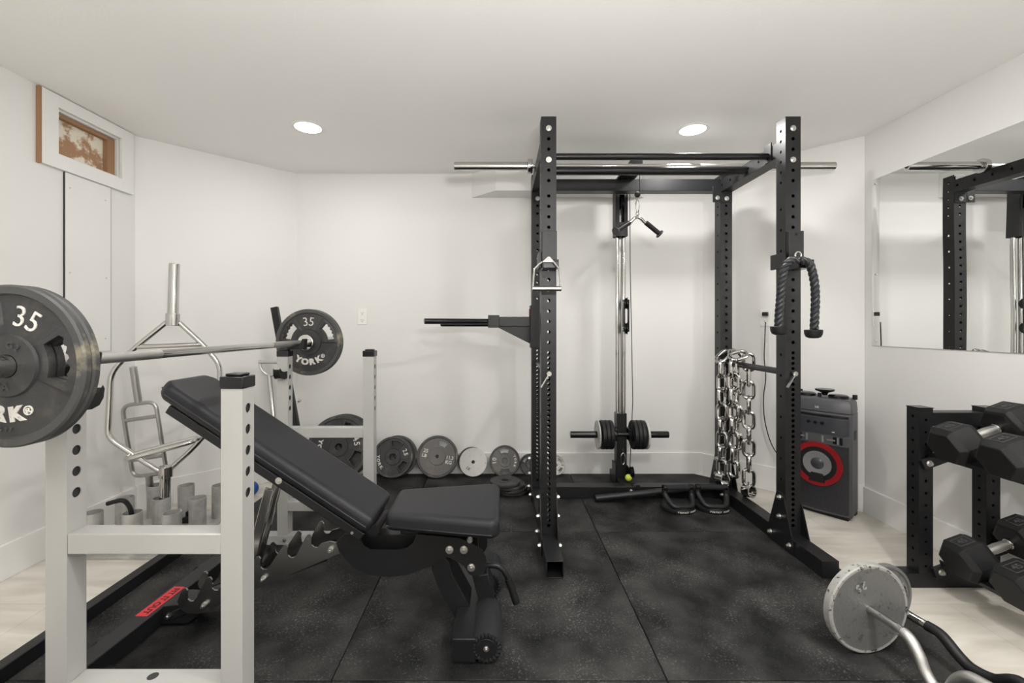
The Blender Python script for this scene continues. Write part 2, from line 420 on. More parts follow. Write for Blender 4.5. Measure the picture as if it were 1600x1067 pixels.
# ================================================================== POWER RACK
XL, XR, YFR, YRR, S = .203, 1.403, 2.20, 2.85, .0745
top_h = [1.813 + .0514 * i for i in range(6)]
idx = [1.738 - .0514 * i for i in range(16)]
low = [idx[-1] - .0514 * i for i in range(1, 17)]
half = [idx[-1] - .0257 - .0514 * i for i in range(0, 17)]
front_holes = top_h + idx + low + half
side_holes = top_h + [1.68 - .1035 * k for k in range(15)]
rack = thing('power_rack', 'tall black steel power rack with numbered hole uprights on the mats', 'rack', ((XL + XR + S) / 2, 2.5, 0))
labels = ['50', '49', '48', '47', '46', '45', '44', '42', '41', '40', '39', '38', '37', '36', '35', '34'] + [str(k) for k in range(32, 0, -2)]
for x0, y0, zt in ((XL, YFR, 2.128), (XR, YFR, 2.128), (XL, YRR, 2.06), (XR, YRR, 2.06)):
    mb = MB()
    fh = [h for h in front_holes if h < zt - .03 and not (y0 == YFR and abs(h - top_h[2]) < .01) and not (y0 == YFR and abs(h - top_h[5]) < .01)]
    upright(mb, x0, x0 + S, y0, y0 + S, .076, zt, fh, [h for h in side_holes if h < zt - .03], .0085, .0075)
    up = build('upright', mb, 'black_steel', rack)
    tm = MB()
    for k, z in enumerate(idx + low):
        if k < len(labels):
            M = Matrix.Translation((x0 + .018, y0 - .0004, z + .013)) @ XZ
            put_text(tm, labels[k], .021, M, .0003, .0003)
    build('height_numbers', tm, 'print_black', up, label='black height numbers beside the holes')
    tm = MB()
    if y0 == YFR:
        b = MB()
        for h in (top_h[2], top_h[5]): bolt(b, (x0 + S / 2, y0, h), (0, -1, 0), .012)
        build('bolt', b, 'zinc', up)
# feet (front to back) with open front ends
def sq_tube(mb, x0, x1, y0, y1, z0, z1, t=.004):
    mb.box(x0, x1, y0, y1, z0, z0 + t); mb.box(x0, x1, y0, y1, z1 - t, z1); mb.box(x0, x0 + t, y0, y1, z0 + t, z1 - t); mb.box(x1 - t, x1, y0, y1, z0 + t, z1 - t)
for x0, opn in ((XL, 1), (XR, 0)):
    mb = MB()
    if opn: sq_tube(mb, x0, x0 + S, 1.95, 2.98, .0005, .0755)
    else: mb.box(x0, x0 + S, 1.95, 2.98, .0005, .0755)
    build('foot', mb, 'black_steel', rack, .0015)
build('base_crossbeam', MB().box(XL + S, XR, YRR, YRR + S, .0005, .0755), 'black_steel', rack, .002)
build('top_rear_beam', MB().box(XL + S, XR, YRR, YRR + S, 1.959, 2.034), 'black_steel', rack, .002)
for x0 in (XL, XR):
    mb = MB()
    hs = [2.33 + .1 * k - (YFR + S) for k in range(6)]
    L = YRR - YFR - S; y0 = YFR + S
    for xx, t in ((x0, .004), (x0 + S, -.004)): holed_face(mb, (xx, y0, 1.951), (0, 0, 1), (0, 1, 0), .075, L, hs, .008, (t, 0, 0))
    mb.poly([(x0, y0, 1.951), (x0 + S, y0, 1.951), (x0 + S, y0 + L, 1.951), (x0, y0 + L, 1.951)])
    mb.poly([(x0, y0, 2.026), (x0 + S, y0, 2.026), (x0 + S, y0 + L, 2.026), (x0, y0 + L, 2.026)])
    build('top_side_beam', mb, 'black_steel', rack)
pb = MB()
pb.cyl((XL + S, 2.34, 1.983), (XR, 2.34, 1.983), .0175, n=24); build('pull_up_bar', pb, 'black_gloss', rack, label='thin pull-up bar')
pb = MB().cyl((XL + S, 2.557, 1.984), (XR, 2.557, 1.984), .0245, n=24); build('pull_up_bar', pb, 'black_gloss', rack, label='thick pull-up bar')
pb = MB().mark().box(XR - .006, XR, 2.31, 2.37, 1.953, 2.045).mark().box(XL + S, XL + S + .006, 2.31, 2.37, 1.953, 2.045); build('bar_mount', pb, 'black_steel', rack)
# gussets at the feet, bolts
for x0 in (XL, XR):
    for y0 in (YFR, YRR):
        for xx, d in ((x0 - .006, -1), (x0 + S, 1)):
            if y0 == YRR and ((x0 == XL and d == 1) or (x0 == XR and d == -1)): pass
            c = y0 + S / 2
            poly = [(c - .10, .004), (c + .10, .004), (c + .10, .06), (c + .025, .27), (c - .025, .27), (c - .10, .06)]
            mb = MB(); n = len(poly); ax, bx = xx, xx + .006
            vs = [(ax, y, z) for y, z in poly] + [(bx, y, z) for y, z in poly]
            mb.add(vs, [tuple(range(n)), tuple(range(n, 2 * n))[::-1]] + [(i, (i + 1) % n, n + (i + 1) % n, n + i) for i in range(n)])
            gp = build('gusset_plate', mb, 'black_steel', rack)
            b = MB(); xs = ax if d < 0 else bx
            for y, z in ((c, .245), (c, .15), (c + .075, .04), (c - .075, .04)): bolt(b, (xs, y, z), (d, 0, 0), .012, .012)
            build('bolt', b, 'zinc', gp)
for x0 in (XL, XR):     # joint brackets at the rear top
    s = 1 if x0 == XL else -1; xa = x0 + S if s > 0 else x0 - .05
    gp = build('joint_plate', MB().box(x0 + .002, x0 + S - .002, YRR - .006, YRR, 1.885, 2.05).box(min(xa, xa + .05), max(xa, xa + .05), YRR - .005, YRR - .0005, 1.885, 1.985), 'black_steel', rack, .001)
    b = MB()
    for xx, z in ((x0 + S / 2, 1.908), (x0 + S / 2 + s * .058, 1.912), (x0 + S / 2, 2.0)): bolt(b, (xx, YRR - .006, z), (0, -1, 0), .012)
    build('bolt', b, 'zinc', gp)

# safety bars: right one carries the chains
def safety(x, lab):
    t = thing('safety_bar', lab, 'safety bar', (x, 2.2, .87), group='pin safety bars of the power rack')
    build('bar', MB().cyl((x, YFR - .004, .866), (x, YRR + S + .02, .866), .0095, n=18).cyl((x, YFR + S + .004, .866), (x, YRR - .004, .866), .017, n=20), 'black_gloss', t)
    build('locking_lever', MB().cyl((x, YFR - .008, .866), (x, YFR - .02, .866), .012, n=14).bar((x, YFR - .018, .868), (x - .04, YFR - .018, .80), .006, .012, (0, -1, 0)), 'brushed', t)
safety(XR + S / 2, 'black steel safety bar through the right uprights, carrying the chains')
safety(XL + S / 2, 'black steel safety bar through the left uprights with a bare lever')

# J hooks on the front uprights
def jhook(x0, side, lab):
    t = thing('barbell_hook', lab, 'hook', (x0 + S / 2, YFR, 1.37), group='black barbell hooks on the front uprights')
    build('back_pad', MB().box(x0 + .002, x0 + S, YFR - .024, YFR - .001, 1.405, 1.562), 'black_steel', t, .002)
    mb = MB().box(x0 + .001, x0 + S, 2.105, YFR - .001, 1.372, 1.404).box(x0 + .001, x0 + S, 2.105, 2.125, 1.404, 1.412)
    build('lip', mb, 'black_gloss', t, .002)
    xa = x0 - .012 if side < 0 else x0 + S + .002
    build('side_bracket', MB().box(xa, xa + .010, YFR - .01, YFR + S + .03, 1.385, 1.46), 'black_steel', t, .001)
    b = MB(); bolt(b, (x0 + S / 2, YFR - .024, 1.545), (0, -1, 0), .006, .003); build('pad_screw', b, 'black_gloss', t)
jhook(XL, -1, 'black barbell hook on the front left rack upright, behind the chrome stirrup handle')
jhook(XR, -1, 'black barbell hook on the front right rack upright, under the rope')

# stirrup handle
Y = 2.085
t = thing('cable_attachment', 'chrome D-shaped stirrup handle hung over the left barbell hook', 'handle', P(854, 452, Y))
pts = [P(847, 409, Y), P(842, 413, Y), P(835, 420, Y), P(833.5, 434, Y), P(832.5, 450, Y)]
build('strap', MB().tube(pts, .0045, 10), 'chrome', t)
pts = [P(865, 409, Y), P(868, 413, Y), P(873.5, 420, Y), P(875, 434, Y), P(876, 450, Y)]
build('strap', MB().tube(pts, .0045, 10), 'chrome', t)
build('grip', MB().cyl(P(831.5, 451, Y), P(877, 451, Y), .012, n=18), 'brushed', t, .002)
pl = MB(); pl.prism_xz([(P(x, y, Y).x, P(x, y, Y).z) for x, y in ((847, 409.5), (856, 401), (859, 401), (866, 409.5))], Y - .003, Y + .003)
tp = build('eye_plate', pl, 'chrome', t)

# triceps rope
Y = 2.083
t = thing('triceps_rope', 'dark twisted triceps rope with rubber ends over the right barbell hook', 'rope', P(1245, 524, Y))
def smooth(pts, k=8):
    out = []; n = len(pts)
    for i in range(n - 1):
        p0, p1, p2, p3 = pts[max(i - 1, 0)], pts[i], pts[i + 1], pts[min(i + 2, n - 1)]
        for j in range(k):
            u = j / k
            out.append(.5 * ((2 * p1) + (p2 - p0) * u + (2 * p0 - 5 * p1 + 4 * p2 - p3) * u * u + (3 * p1 - 3 * p2 - p0 + p3) * u ** 3))
    out.append(pts[-1]); return out
lt = smooth([P(1246, 406, Y), P(1236, 407, Y), P(1227, 416, Y), P(1221.5, 440, Y), P(1219, 470, Y), P(1217, 495, Y), P(1216.5, 511, Y)], 12)
rt = smooth([P(1250, 406, Y), P(1262, 410, Y), P(1268, 420, Y), P(1273, 445, Y), P(1274, 470, Y), P(1273, 495, Y), P(1272, 515, Y)], 12)
def twist(q, off, rs, pitch, par):
    # resample, carry a parallel frame and wind three plies around it
    dd = [0]
    for a, b in zip(q, q[1:]): dd.append(dd[-1] + (b - a).length)
    n = int(dd[-1] / .003); pts = []; i = 0
    for k in range(n + 1):
        s_ = dd[-1] * k / n
        while i < len(q) - 2 and dd[i + 1] < s_: i += 1
        pts.append(q[i].lerp(q[i + 1], (s_ - dd[i]) / (dd[i + 1] - dd[i])))
    mb = MB()
    T = [(pts[min(k + 1, n)] - pts[max(k - 1, 0)]).normalized() for k in range(n + 1)]
    a, b = basis(T[0]); fr = []
    for k in range(n + 1):
        if k: a = T[k - 1].rotation_difference(T[k]) @ a
        a = (a - T[k] * a.dot(T[k])).normalized(); fr.append((a.copy(), T[k].cross(a)))
    for ply in range(3):
        mb.tube([pts[k] + (fr[k][0] * cos(2 * pi * (ply / 3 + .003 * k / pitch)) + fr[k][1] * sin(2 * pi * (ply / 3 + .003 * k / pitch))) * off for k in range(n + 1)], rs, 10)
    return build('rope_strand', mb, 'rope', par)
for q in (lt, rt): twist(q, .0092, .0098, .072, t)
for x, y in ((1217.5, 517), (1271, 522)):
    c = P(x, y, Y)
    prof = [(.0, -.020), (.018, -.019), (.030, -.013), (.036, 0), (.0375, .018), (.034, .021), (.0, .021)]
    build('rope_stopper', MB().lathe(prof, 28, Matrix.Translation(c) @ Matrix.Rotation(pi / 2, 4, 'X')), 'rubber', t)
build('ring', MB().tube([P(1247, 399, Y) + Vector((cos(a) * .014, 0, sin(a) * .016)) for a in [2 * pi * k / 24 for k in range(24)]], .004, 10, closed=True), 'chrome', t)

# dip attachment on the rear left upright
t = thing('dip_bars', 'black V-shaped dip bar attachment on the left side of the rear rack upright', 'dip bars', (XL, YRR + S / 2, .96))
Y = 2.887
build('mounting_channel', MB().box(XL - .009, XL - .002, YRR - .012, YRR + S + .012, .96, 1.23).box(XL - .002, XL + .05, YRR - .012, YRR - .002, .96, 1.23), 'black_steel', t, .001)
build('arm', MB().box(-.07, XL - .009, YRR + .008, YRR + .066, 1.098, 1.158), 'black_steel', t, .002)
build('gusset', MB().prism_xz([(-.03, 1.098), (XL - .009, 1.098), (XL - .009, .985)], Y - .004, Y + .004), 'black_steel', t)
build('socket', MB().box(-.075, -.003, YRR - .012, YRR + .086, 1.088, 1.168), 'black_steel', t, .003)
build('dip_handle', MB().cyl((-.06, YRR + .02, 1.128), (-.455, 2.70, 1.128), .0175, n=20), 'black_gloss', t, .002)
build('dip_handle', MB().cyl((-.06, YRR + .055, 1.112), (-.40, 3.07, 1.112), .0175, n=20), 'black_gloss', t, .002)
build('pull_tab', MB().box(XL - .016, XL - .009, YRR + .01, YRR + .03, 1.15, 1.21), 'red_cone', t, .004, label='red pull tab')

# ================================================================== CABLE TOWER
TX = .825
tw = thing('cable_tower', 'tall chrome and black lat cable tower behind the rack', 'cable machine', (TX, 3.06, 0))
build('lower_post', MB().box(TX - .034, TX + .034, 3.03, 3.10, .076, .507), 'black_steel', tw, .002)
build('foot', MB().box(TX - .037, TX + .037, 2.927, 3.22, .001, .075).prism_xy([(TX - .045, 3.02), (TX - .037, 3.02), (TX - .037, 3.12), (TX - .045, 3.12)], .0, .17), 'black_steel', tw, .002)
for s in (-1, 1): build('guide_rod', MB().cyl((TX + s * .022, 3.065, .5), (TX + s * .022, 3.065, 1.75), .0125, n=20), 'chrome', tw)
build('spine', MB().box(TX - .008, TX + .008, 3.075, 3.10, .5, 1.95), 'brushed', tw)
hd = MB().box(TX - .045, TX - .037, 3.02, 3.10, 1.705, 2.036).box(TX + .030, TX + .038, 3.02, 3.10, 1.705, 2.036).box(TX - .037, TX + .03, 3.092, 3.10, 1.705, 2.036)
hd.box(TX - .037, TX - .018, 3.02, 3.026, 1.705, 2.036).box(TX + .014, TX + .03, 3.02, 3.026, 1.705, 2.036).box(TX - .018, TX + .014, 3.02, 3.026, 1.705, 1.80).box(TX - .018, TX + .014, 3.02, 3.026, 1.985, 2.036)
build('head_bracket', hd, 'black_steel', tw, .001)
def pulley(mb, c, ax, r=.038, w=.018):
    a = Vector(ax).normalized(); c = Vector(c)
    M = Matrix.Translation(c) @ Vector((0, 1, 0)).rotation_difference(a).to_matrix().to_4x4()
    mb.lathe([(.004, -w * .7), (.012, -w * .7), (.014, -w * .5), (r, -w / 2), (r, -w * .35), (r * .82, 0), (r, w * .35), (r, w / 2), (.014, w * .5), (.012, w * .7), (.004, w * .7)], 28, M)
mb = MB(); pulley(mb, (TX - .002, 3.045, 1.93), (1, 0, 0), .042, .014); build('pulley', mb, 'black_gloss', tw)
arm = build('top_arm', MB().box(TX - .037, TX + .037, 2.695, 3.10, 2.037, 2.10).prism_xy([(TX - .075, 2.76), (TX - .037, 2.70), (TX - .037, 2.95), (TX - .075, 2.95)], 2.037, 2.042), 'black_steel', tw, .002)
mb = MB(); pulley(mb, (TX + .005, 2.72, 2.055), (1, 0, 0), .035, .014); build('pulley', mb, 'black_gloss', tw)
build('cable', MB().tube([(.838, 2.685, 2.05), (.838, 2.682, 1.90)], .0028, 8)
      .tube([(TX + .045, 3.0, 2.0), (TX + .045, 2.99, 1.5), (TX + .058, 2.975, .60), (TX + .04, 2.98, .15)], .0028, 8)
      .tube([(TX - .002, 3.03, 1.94), (TX - .006, 3.03, 1.2), (TX - .002, 3.03, .507)], .0024, 8), 'cable_black', tw)
# travelling double pulley
dp = MB().box(TX + .000, TX + .006, 2.975, 3.005, 1.06, 1.275).box(TX + .030, TX + .036, 2.975, 3.005, 1.06, 1.275)
pw = build('pulley_block', dp, 'black_steel', tw, .001)
for z in (1.25, 1.082):
    mb = MB(); pulley(mb, (TX + .018, 2.99, z), (1, -.25, 0), .041, .018); build('pulley', mb, 'black_gloss', tw)
    mb = MB(); bolt(mb, (TX + .0, 2.99, z), (-1, -.3, 0), .009, .006); build('bolt', mb, 'zinc', tw)
# weight carriage
build('weight_pegs', MB().cyl((.472, 3.0, .372), (TX - .045, 3.0, .372), .0225, n=22).cyl((TX + .045, 3.0, .372), (1.128, 3.0, .372), .0225, n=22).cyl((TX - .06, 3.0, .372), (TX + .06, 3.0, .372), .012)
      .box(TX - .055, TX - .036, 2.985, 3.07, .33, .41).box(TX + .036, TX + .055, 2.985, 3.07, .33, .41), 'black_gloss', tw, .002)
mb = MB(); pulley(mb, (TX + .045, 2.955, .135), (1, 0, 0), .036, .016); mb.box(TX + .03, TX + .036, 2.93, 3.03, .08, .16)
build('low_pulley', mb, 'black_gloss', tw)
build('snap_hook', MB().tube([Vector((TX - .004 + sin(a) * .013, 2.985, .215 + cos(a) * .038)) for a in [2 * pi * k / 20 for k in range(20)]], .004, 8, closed=True).cyl((TX - .004, 2.985, .25), (TX - .004, 2.985, .285), .004, n=8), 'chrome', tw)
sb = MB(); c = Vector((.846, 2.945, .102))
sb.lathe([(0, -.023), (.010, -.0205), (.018, -.014), (.0225, -.004), (.0225, .004), (.018, .014), (.010, .0205), (0, .023)], 22, Matrix.Translation(c))
build('stopper_ball', sb, 'lime', tw, label='lime green stopper ball')
build('anchor_tab', MB().prism_xz([(.846, .02), (.905, .02), (.888, .09), (.866, .09)], 2.842, 2.848).cyl((.868, 2.87, .09), (.852, 2.93, .07), .004, n=8), 'black_steel', tw)
b = MB(); bolt(b, (.835, 2.85, .05), (0, -1, 0), .009); build('bolt', b, 'zinc', tw)

# small plates on the carriage
def small_disc(x, r, w, m, lab, cat='weight plate', yc=3.0, zc=.372):
    M = Matrix.Rotation(-pi / 2, 4, 'Z')
    mb = MB().lathe([(.0235, -w / 2), (.045, -w / 2), (.05, -w * .3), (r * .78, -w * .3), (r * .84, -w / 2), (r * .97, -w / 2), (r, -w * .3), (r, w * .3), (r * .97, w / 2), (r * .84, w / 2), (r * .78, w * .3), (.05, w * .3), (.045, w / 2), (.0235, w / 2)], 40, M, closed=True)
    o = build('weight_plate', mb, m); o.location = (x, yc, zc - .006 + 0.0055)
    return tag(o, lab, 'weight plate', 'small plates on the cable tower pegs')
xs = [.655, .685, .712, .739]
nm = ['small grey-faced disc outermost on the left tower peg', 'small black plate next to the grey disc on the left tower peg', 'small black plate second from the tower on the left peg', 'small black plate innermost on the left tower peg']
for k, x in enumerate(xs): small_disc(x, .096, .024 if k else .010, 'rubber' if k else 'iron_light', nm[k])
xs = [.975, .948, .922, .895]
nm = ['small grey-rimmed disc outermost on the right tower peg', 'small black plate next to the grey disc on the right tower peg', 'small black plate second from the tower on the right peg', 'small black plate innermost on the right tower peg']
for k, x in enumerate(xs): small_disc(x, .096, .024 if k else .014, 'rubber' if k else 'iron_light', nm[k])

# V handle hanging on the cable
Y = 2.682
vb = thing('v_bar_handle', 'V-shaped chrome cable handle with black rubber grips hanging from the cable', 'handle', P(996, 367, Y))
build('stopper', MB().lathe([(0, -.018), (.010, -.015), (.0165, -.007), (.0175, .002), (.0165, .006), (0, .007)], 20, Matrix.Translation(P(996, 304, Y)) @ Matrix.Rotation(pi / 2, 4, 'X')), 'rubber', vb)
build('stopper_cap', MB().cyl(P(996, 302, Y), P(996, 299, Y), .016, .008, n=18), 'chrome', vb)
cc = P(996, 322, Y)
build('carabiner', MB().tube([cc + Vector((sin(a) * .010, 0, cos(a) * .038)) for a in [2 * pi * k / 22 for k in range(22)]], .0028, 8, closed=True), 'chrome', vb)
A, Bm, C2 = P(963, 361, Y - .09), P(996, 338, Y), P(1030, 365, Y + .02)
build('bent_bar', MB().tube(smooth([A, P(984, 348, Y - .03), P(991, 341.5, Y - .005), P(996, 339.5, Y), P(1001, 341.5, Y), P(1009, 349, Y + .01), C2], 5), .0095, 12).tube([P(996, 334, Y) + Vector((cos(a) * .009, 0, sin(a) * .009)) for a in [2 * pi * k / 16 for k in range(16)]], .003, 8, closed=True), 'chrome', vb)
for E, q in ((A, P(985, 347, Y - .03)), (C2, P(1007, 346, Y + .005))):
    d = (E - q).normalized()
    build('rubber_grip', MB().cyl(E, q + d * .01, .0145, n=18), 'rubber', vb, .002)
    build('end_disc', MB().cyl(E - d * .001, E + d * .008, .026, n=24), 'rubber_end', vb, .002)

# ================================================================== BARBELLS
def barbell(name, lab, c0, c1, near_len, y_rot=None, m='chrome'):
    """c0,c1: inner collar positions; sleeves of near_len beyond them"""
    c0, c1 = Vector(c0), Vector(c1); d = (c1 - c0).normalized()
    t = thing(name, lab, 'barbell', (c0 + c1) / 2)
    build('shaft', MB().cyl(c0, c1, .0138, n=22), m, t)
    build('knurling', MB().mark().cyl(c0 + d * .03, c0 + d * .36, .0143, n=22).mark().cyl(c1 - d * .36, c1 - d * .03, .0143, n=22), 'knurl', t)
    for c, e in ((c0, -d), (c1, d)):
        sl = build('sleeve', MB().cyl(c, c + e * near_len, .0248, n=28), m, t, .002)
        build('collar', MB().cyl(c - e * .030, c, .042, n=30), m, sl, .003)
        build('end_cap', MB().cyl(c + e * near_len, c + e * (near_len + .002), .013, n=18), 'print_black', sl)
    return t
barbell('barbell', 'chrome barbell lying across the top of the power rack', (.162, 2.64, 2.0402), (1.54, 2.64, 2.0402), .43)
bx0, bx1 = -1.073, -1.027
barbell('barbell', 'chrome barbell loaded with 35 plates on the white stands', (-1.0715, 1.035, 1.012), (-1.026, 2.392, 1.012), .40)

# ------------------------------------------------------------------ weight plates
def plate(name, lab, r, t, hub, hole, slots, loc, rot=(0, 0, 0), m='cast_iron', rim=None, group=None, texts=(), recess=.006, rimw=None, ridge=True, spin=0):
    """plate facing local -Y; slots=(angle,half-angle); texts drawn on the front face"""
    root = thing(name, lab, 'weight plate', loc, rot, group)
    N = 144; rimw = rimw or r * .13
    rs = [hole, hub, hub + .003, r * .50, r * .53, r * .78, r * .82, r - rimw, r - rimw + .004, r - .004, r]
    zf = [0, 0, recess, recess, recess, recess, recess, recess, 0, 0, .004]
    si, so = 4, 5      # slot ring range
    def ang(k): return 2 * pi * k / N
    def inslot(k, ex=0):
        a = math.degrees(ang(k + .5))
        for (c, h) in slots:
            if abs((a - c + 180) % 360 - 180) < h + ex: return True
        return False
    mb = MB(); n = len(rs)
    idx_f = {}; idx_b = {}
    for i in range(n):
        for k in range(N):
            a = ang(k); rr = rs[i]
            d = zf[i]
            if ridge and slots and i in (3, 4, 5, 6):
                aa = math.degrees(a)
                for (c, h) in slots:
                    if abs((aa - c + 180) % 360 - 180) < h + 8: d = recess * .25
            if slots and i == 5 and (inslot(k) or inslot(k - 1)):
                rr += .0035 * cos(math.degrees(a) * 2 * pi / 8.5) 
            mb.v.append(Vector((rr * cos(a), -t / 2 + d, rr * sin(a)))); idx_f[i, k] = len(mb.v) - 1
    for i in range(n):
        for k in range(N):
            v = mb.v[idx_f[i, k]]; mb.v.append(Vector((v.x, -v.y, v.z))); idx_b[i, k] = len(mb.v) - 1
    rf = MB(); 
    for i in range(n - 1):
        for k in range(N):
            j = (k + 1) % N
            if i == si and inslot(k): 
                if not inslot(k - 1): mb.f.append([idx_f[i, k], idx_f[i + 1, k], idx_b[i + 1, k], idx_b[i, k]])
                if not inslot(k + 1): mb.f.append([idx_f[i, j], idx_f[i + 1, j], idx_b[i + 1, j], idx_b[i, j]])
                mb.f.append([idx_f[i, k], idx_f[i, j], idx_b[i, j], idx_b[i, k]])
                mb.f.append([idx_f[i + 1, k], idx_f[i + 1, j], idx_b[i + 1, j], idx_b[i + 1, k]])
                continue
            mb.f.append([idx_f[i, k], idx_f[i, j], idx_f[i + 1, j], idx_f[i + 1, k]])
            mb.f.append([idx_b[i, k], idx_b[i + 1, k], idx_b[i + 1, j], idx_b[i, j]])
    for k in range(N):
        j = (k + 1) % N
        mb.f.append([idx_f[0, k], idx_b[0, k], idx_b[0, j], idx_f[0, j]])
        mb.f.append([idx_f[n - 1, k], idx_f[n - 1, j], idx_b[n - 1, j], idx_b[n - 1, k]])
    body = build('disc', mb, m, root, local=True)
    body.data.materials.append(MT[rim or 'iron_edge'])
    if rim != 'none':
        for p in body.data.polygons:
            c = p.center; rr = math.hypot(c.x, c.z)
            if rr > r - rimw + .001: p.material_index = 1
    for tx in texts:
        tm = MB(); s, size, rad, a0, flip, matl, bold, skew = tx; skew, fac = skew if isinstance(skew, tuple) else (skew, 1.05 * skew)
        if rad is None:      # straight line of text: a0 = (x, z, turn)
            put_text(tm, s, size, Matrix.Translation((a0[0], -t / 2 + recess - .0008, a0[1])) @ Matrix.Rotation(R(-a0[2]), 4, 'Y') @ XZ, .0015, bold)
            build('lettering', tm, matl, root, local=True, label='raised lettering'); continue
        arc_text(tm, s, size, rad, a0, -t / 2 + (recess if rad > hub + .002 else 0) - .0008, None if skew == 1 and fac == 1.05 else size * fac / rad * 57.3, .0015, bold, flip, skew)
        build('lettering', tm, matl, root, local=True, label='raised lettering')
    return root

def york35(lab, loc, rot=(0, 0, 0), a=90, grp=None, extra=True):
    tx = [('35', .066, .109, a, False, 'letter', -.0005, (.95, .50)), ('YORK', .043, .107, a + 180, True, 'letter', .0024, (1.12, .90)), ('®', .028, .108, a + 180 + 47, True, 'letter', .0004, 1)]
    if extra: tx += [('G2', .020, .046, a, False, 'letter_dim', .0003, 1), ('USA', .020, .046, a + 180, True, 'letter_dim', .0003, 1), ('05062424637', .014, .140, a + 180, True, 'letter_dim', .0002, 1)]
    return plate('weight_plate', lab, .178, .019, .066, .0255, [(a - 61, 22), (a + 61, 22)], loc, rot, texts=tx, group=grp)
DY = Vector((-.0335, -1, 0)).normalized()
g35 = 'pairs of 35 plates on the bench barbell'
def onbar(y): return (-1.073 + (y - .98) * (.0455 / 1.357), y, 1.012)
zr = math.atan2(-.0335, 1)
york35('big worn black iron 35 plate outermost on the near end of the barbell', onbar(.983), (0, 0, zr), 68, g35)
york35('big black iron 35 plate behind the outermost one on the near barbell end', onbar(1.0035), (0, 0, zr), 67, g35, False)
york35('black iron 35 plate facing the room on the far end of the barbell', onbar(2.405), (0, 0, zr), 90, g35, False)
york35('black iron 35 plate hidden behind its twin on the far barbell end', onbar(2.4255), (0, 0, zr), 90, g35, False)

def lean(r, th, X, ybot, ytop, lab, m, slots, texts, hub=.05, hole=.0255, rim=None, recess=.005, roty=0, group='plates leaning along the back wall', **kw):
    """plate standing on the mat, leaning back so that its top rim reaches ytop"""
    a = math.asin(max(-.99, min(.99, (ytop - ybot) / (2 * r))))
    zc = r * cos(a) + th / 2 * sin(a) + .0005; yc = (ybot + ytop) / 2 - th / 2 * cos(a)
    return plate('weight_plate', lab, r, th, hub, hole, slots, (X, yc, zc), (-a, 0, 0), m, rim, group, texts, recess, **kw)
W = 'letter'
lean(.228, .032, -1.165, 3.19, 3.335, 'large black 45 plate leaning at the left end of the back wall, in front', 'cast_iron', [(62, 17), (-30, 17)],
     [('45', .060, .130, 18, False, W, .0008, (1, .60)), ('YORK', .040, .14, 188, True, W, .002, (1.15, .95))], .066)
lean(.228, .032, -1.145, 3.235, 3.375, 'large black 45 plate leaning behind the other 45 plate', 'cast_iron', [(120, 17), (0, 17)], [('45', .055, .13, 60, False, W, .0006, (1, .6))], .066).location.y -= .0
lean(.146, .026, -.778, 3.235, 3.318, 'black iron 25 plate with white lettering, second size from the left by the wall', 'cast_iron', [(78, 19), (-38, 19)],
     [('25', .042, .095, 20, False, W, .0005, (1, .62)), ('YORK', .027, .106, 200, True, W, .0012, (1.15, 1.0))], .055)
lean(.146, .022, -.752, 3.268, 3.343, 'black iron plate hidden behind the white-lettered 25 plate', 'cast_iron', [], [], .055)
lean(.150, .026, -.456, 3.23, 3.33, 'worn grey 25 LB iron plate with rust, leaning on the back wall', 'cast_iron_rusty', [(68, 18)],
     [('25', .036, None, (-.084, .040, -14), False, W, .0007, 1), ('LB', .034, None, (-.094, .008, -14), False, W, .0007, 1), ('11.3', .032, None, (.092, -.010, -8), False, W, .0007, 1), ('KG', .034, None, (.084, -.042, -8), False, W, .0007, 1)], .060, .0125, rim='iron_edge', ridge=False)
lean(.102, .022, -.195, 3.262, 3.338, 'flat pale grey 10 plate leaning on the baseboard', 'iron_light', [], [('10', .028, .058, -130, True, 'letter_dim', .0006, (1, .6))], .03, .0125, rim='iron_light', recess=.0005, rimw=.006, ridge=False)
lean(.102, .014, -.208, 3.288, 3.343, 'dark plate just behind the pale grey 10 plate', 'cast_iron', [], [], .03, .0125)
lean(.112, .024, .036, 3.255, 3.338, 'dark 10 plate with a hand slot behind the stack of small plates', 'cast_iron_rusty', [(92, 24), (272, 24)],
     [('10', .042, .075, 180, False, W, .0004, (1, .6)), ('YORK', .020, .078, 0, False, W, .001, 1.1)], .042, .022)
lean(.078, .018, .225, 3.285, 3.342, 'small dark plate leaning on the baseboard behind the left rack upright', 'cast_iron', [(40, 20), (140, 20), (270, 20)], [], .032, .0135)
lean(.072, .016, .412, 3.292, 3.342, 'small white four-slot plate leaning on the baseboard right of the left rack uprights', 'iron_light', [(45, 22), (135, 22), (225, 22), (315, 22)], [('5', .022, .05, 0, False, 'letter_dim', .0005, 1)], .028, .0135, rim='iron_light', recess=.003)
# stack lying flat
st = [(.055, 2.985, .104), (.045, 2.972, .102), (.028, 2.965, .102), (.0, 2.955, .1)]
sl = ['small black plate at the bottom of the flat stack', 'small black plate second from the bottom of the flat stack', 'small black plate third from the bottom of the flat stack', 'small black plate on top of the flat stack']
for k, (x, y, r) in enumerate(st):
    plate('weight_plate', sl[k], r, .020, .038, .0255, [], (x + .035, y, .0105 + .0208 * k), (-pi / 2, 0, .4 * k), 'cast_iron', 'cast_iron', 'small plates stacked flat on the mat', (), .004)

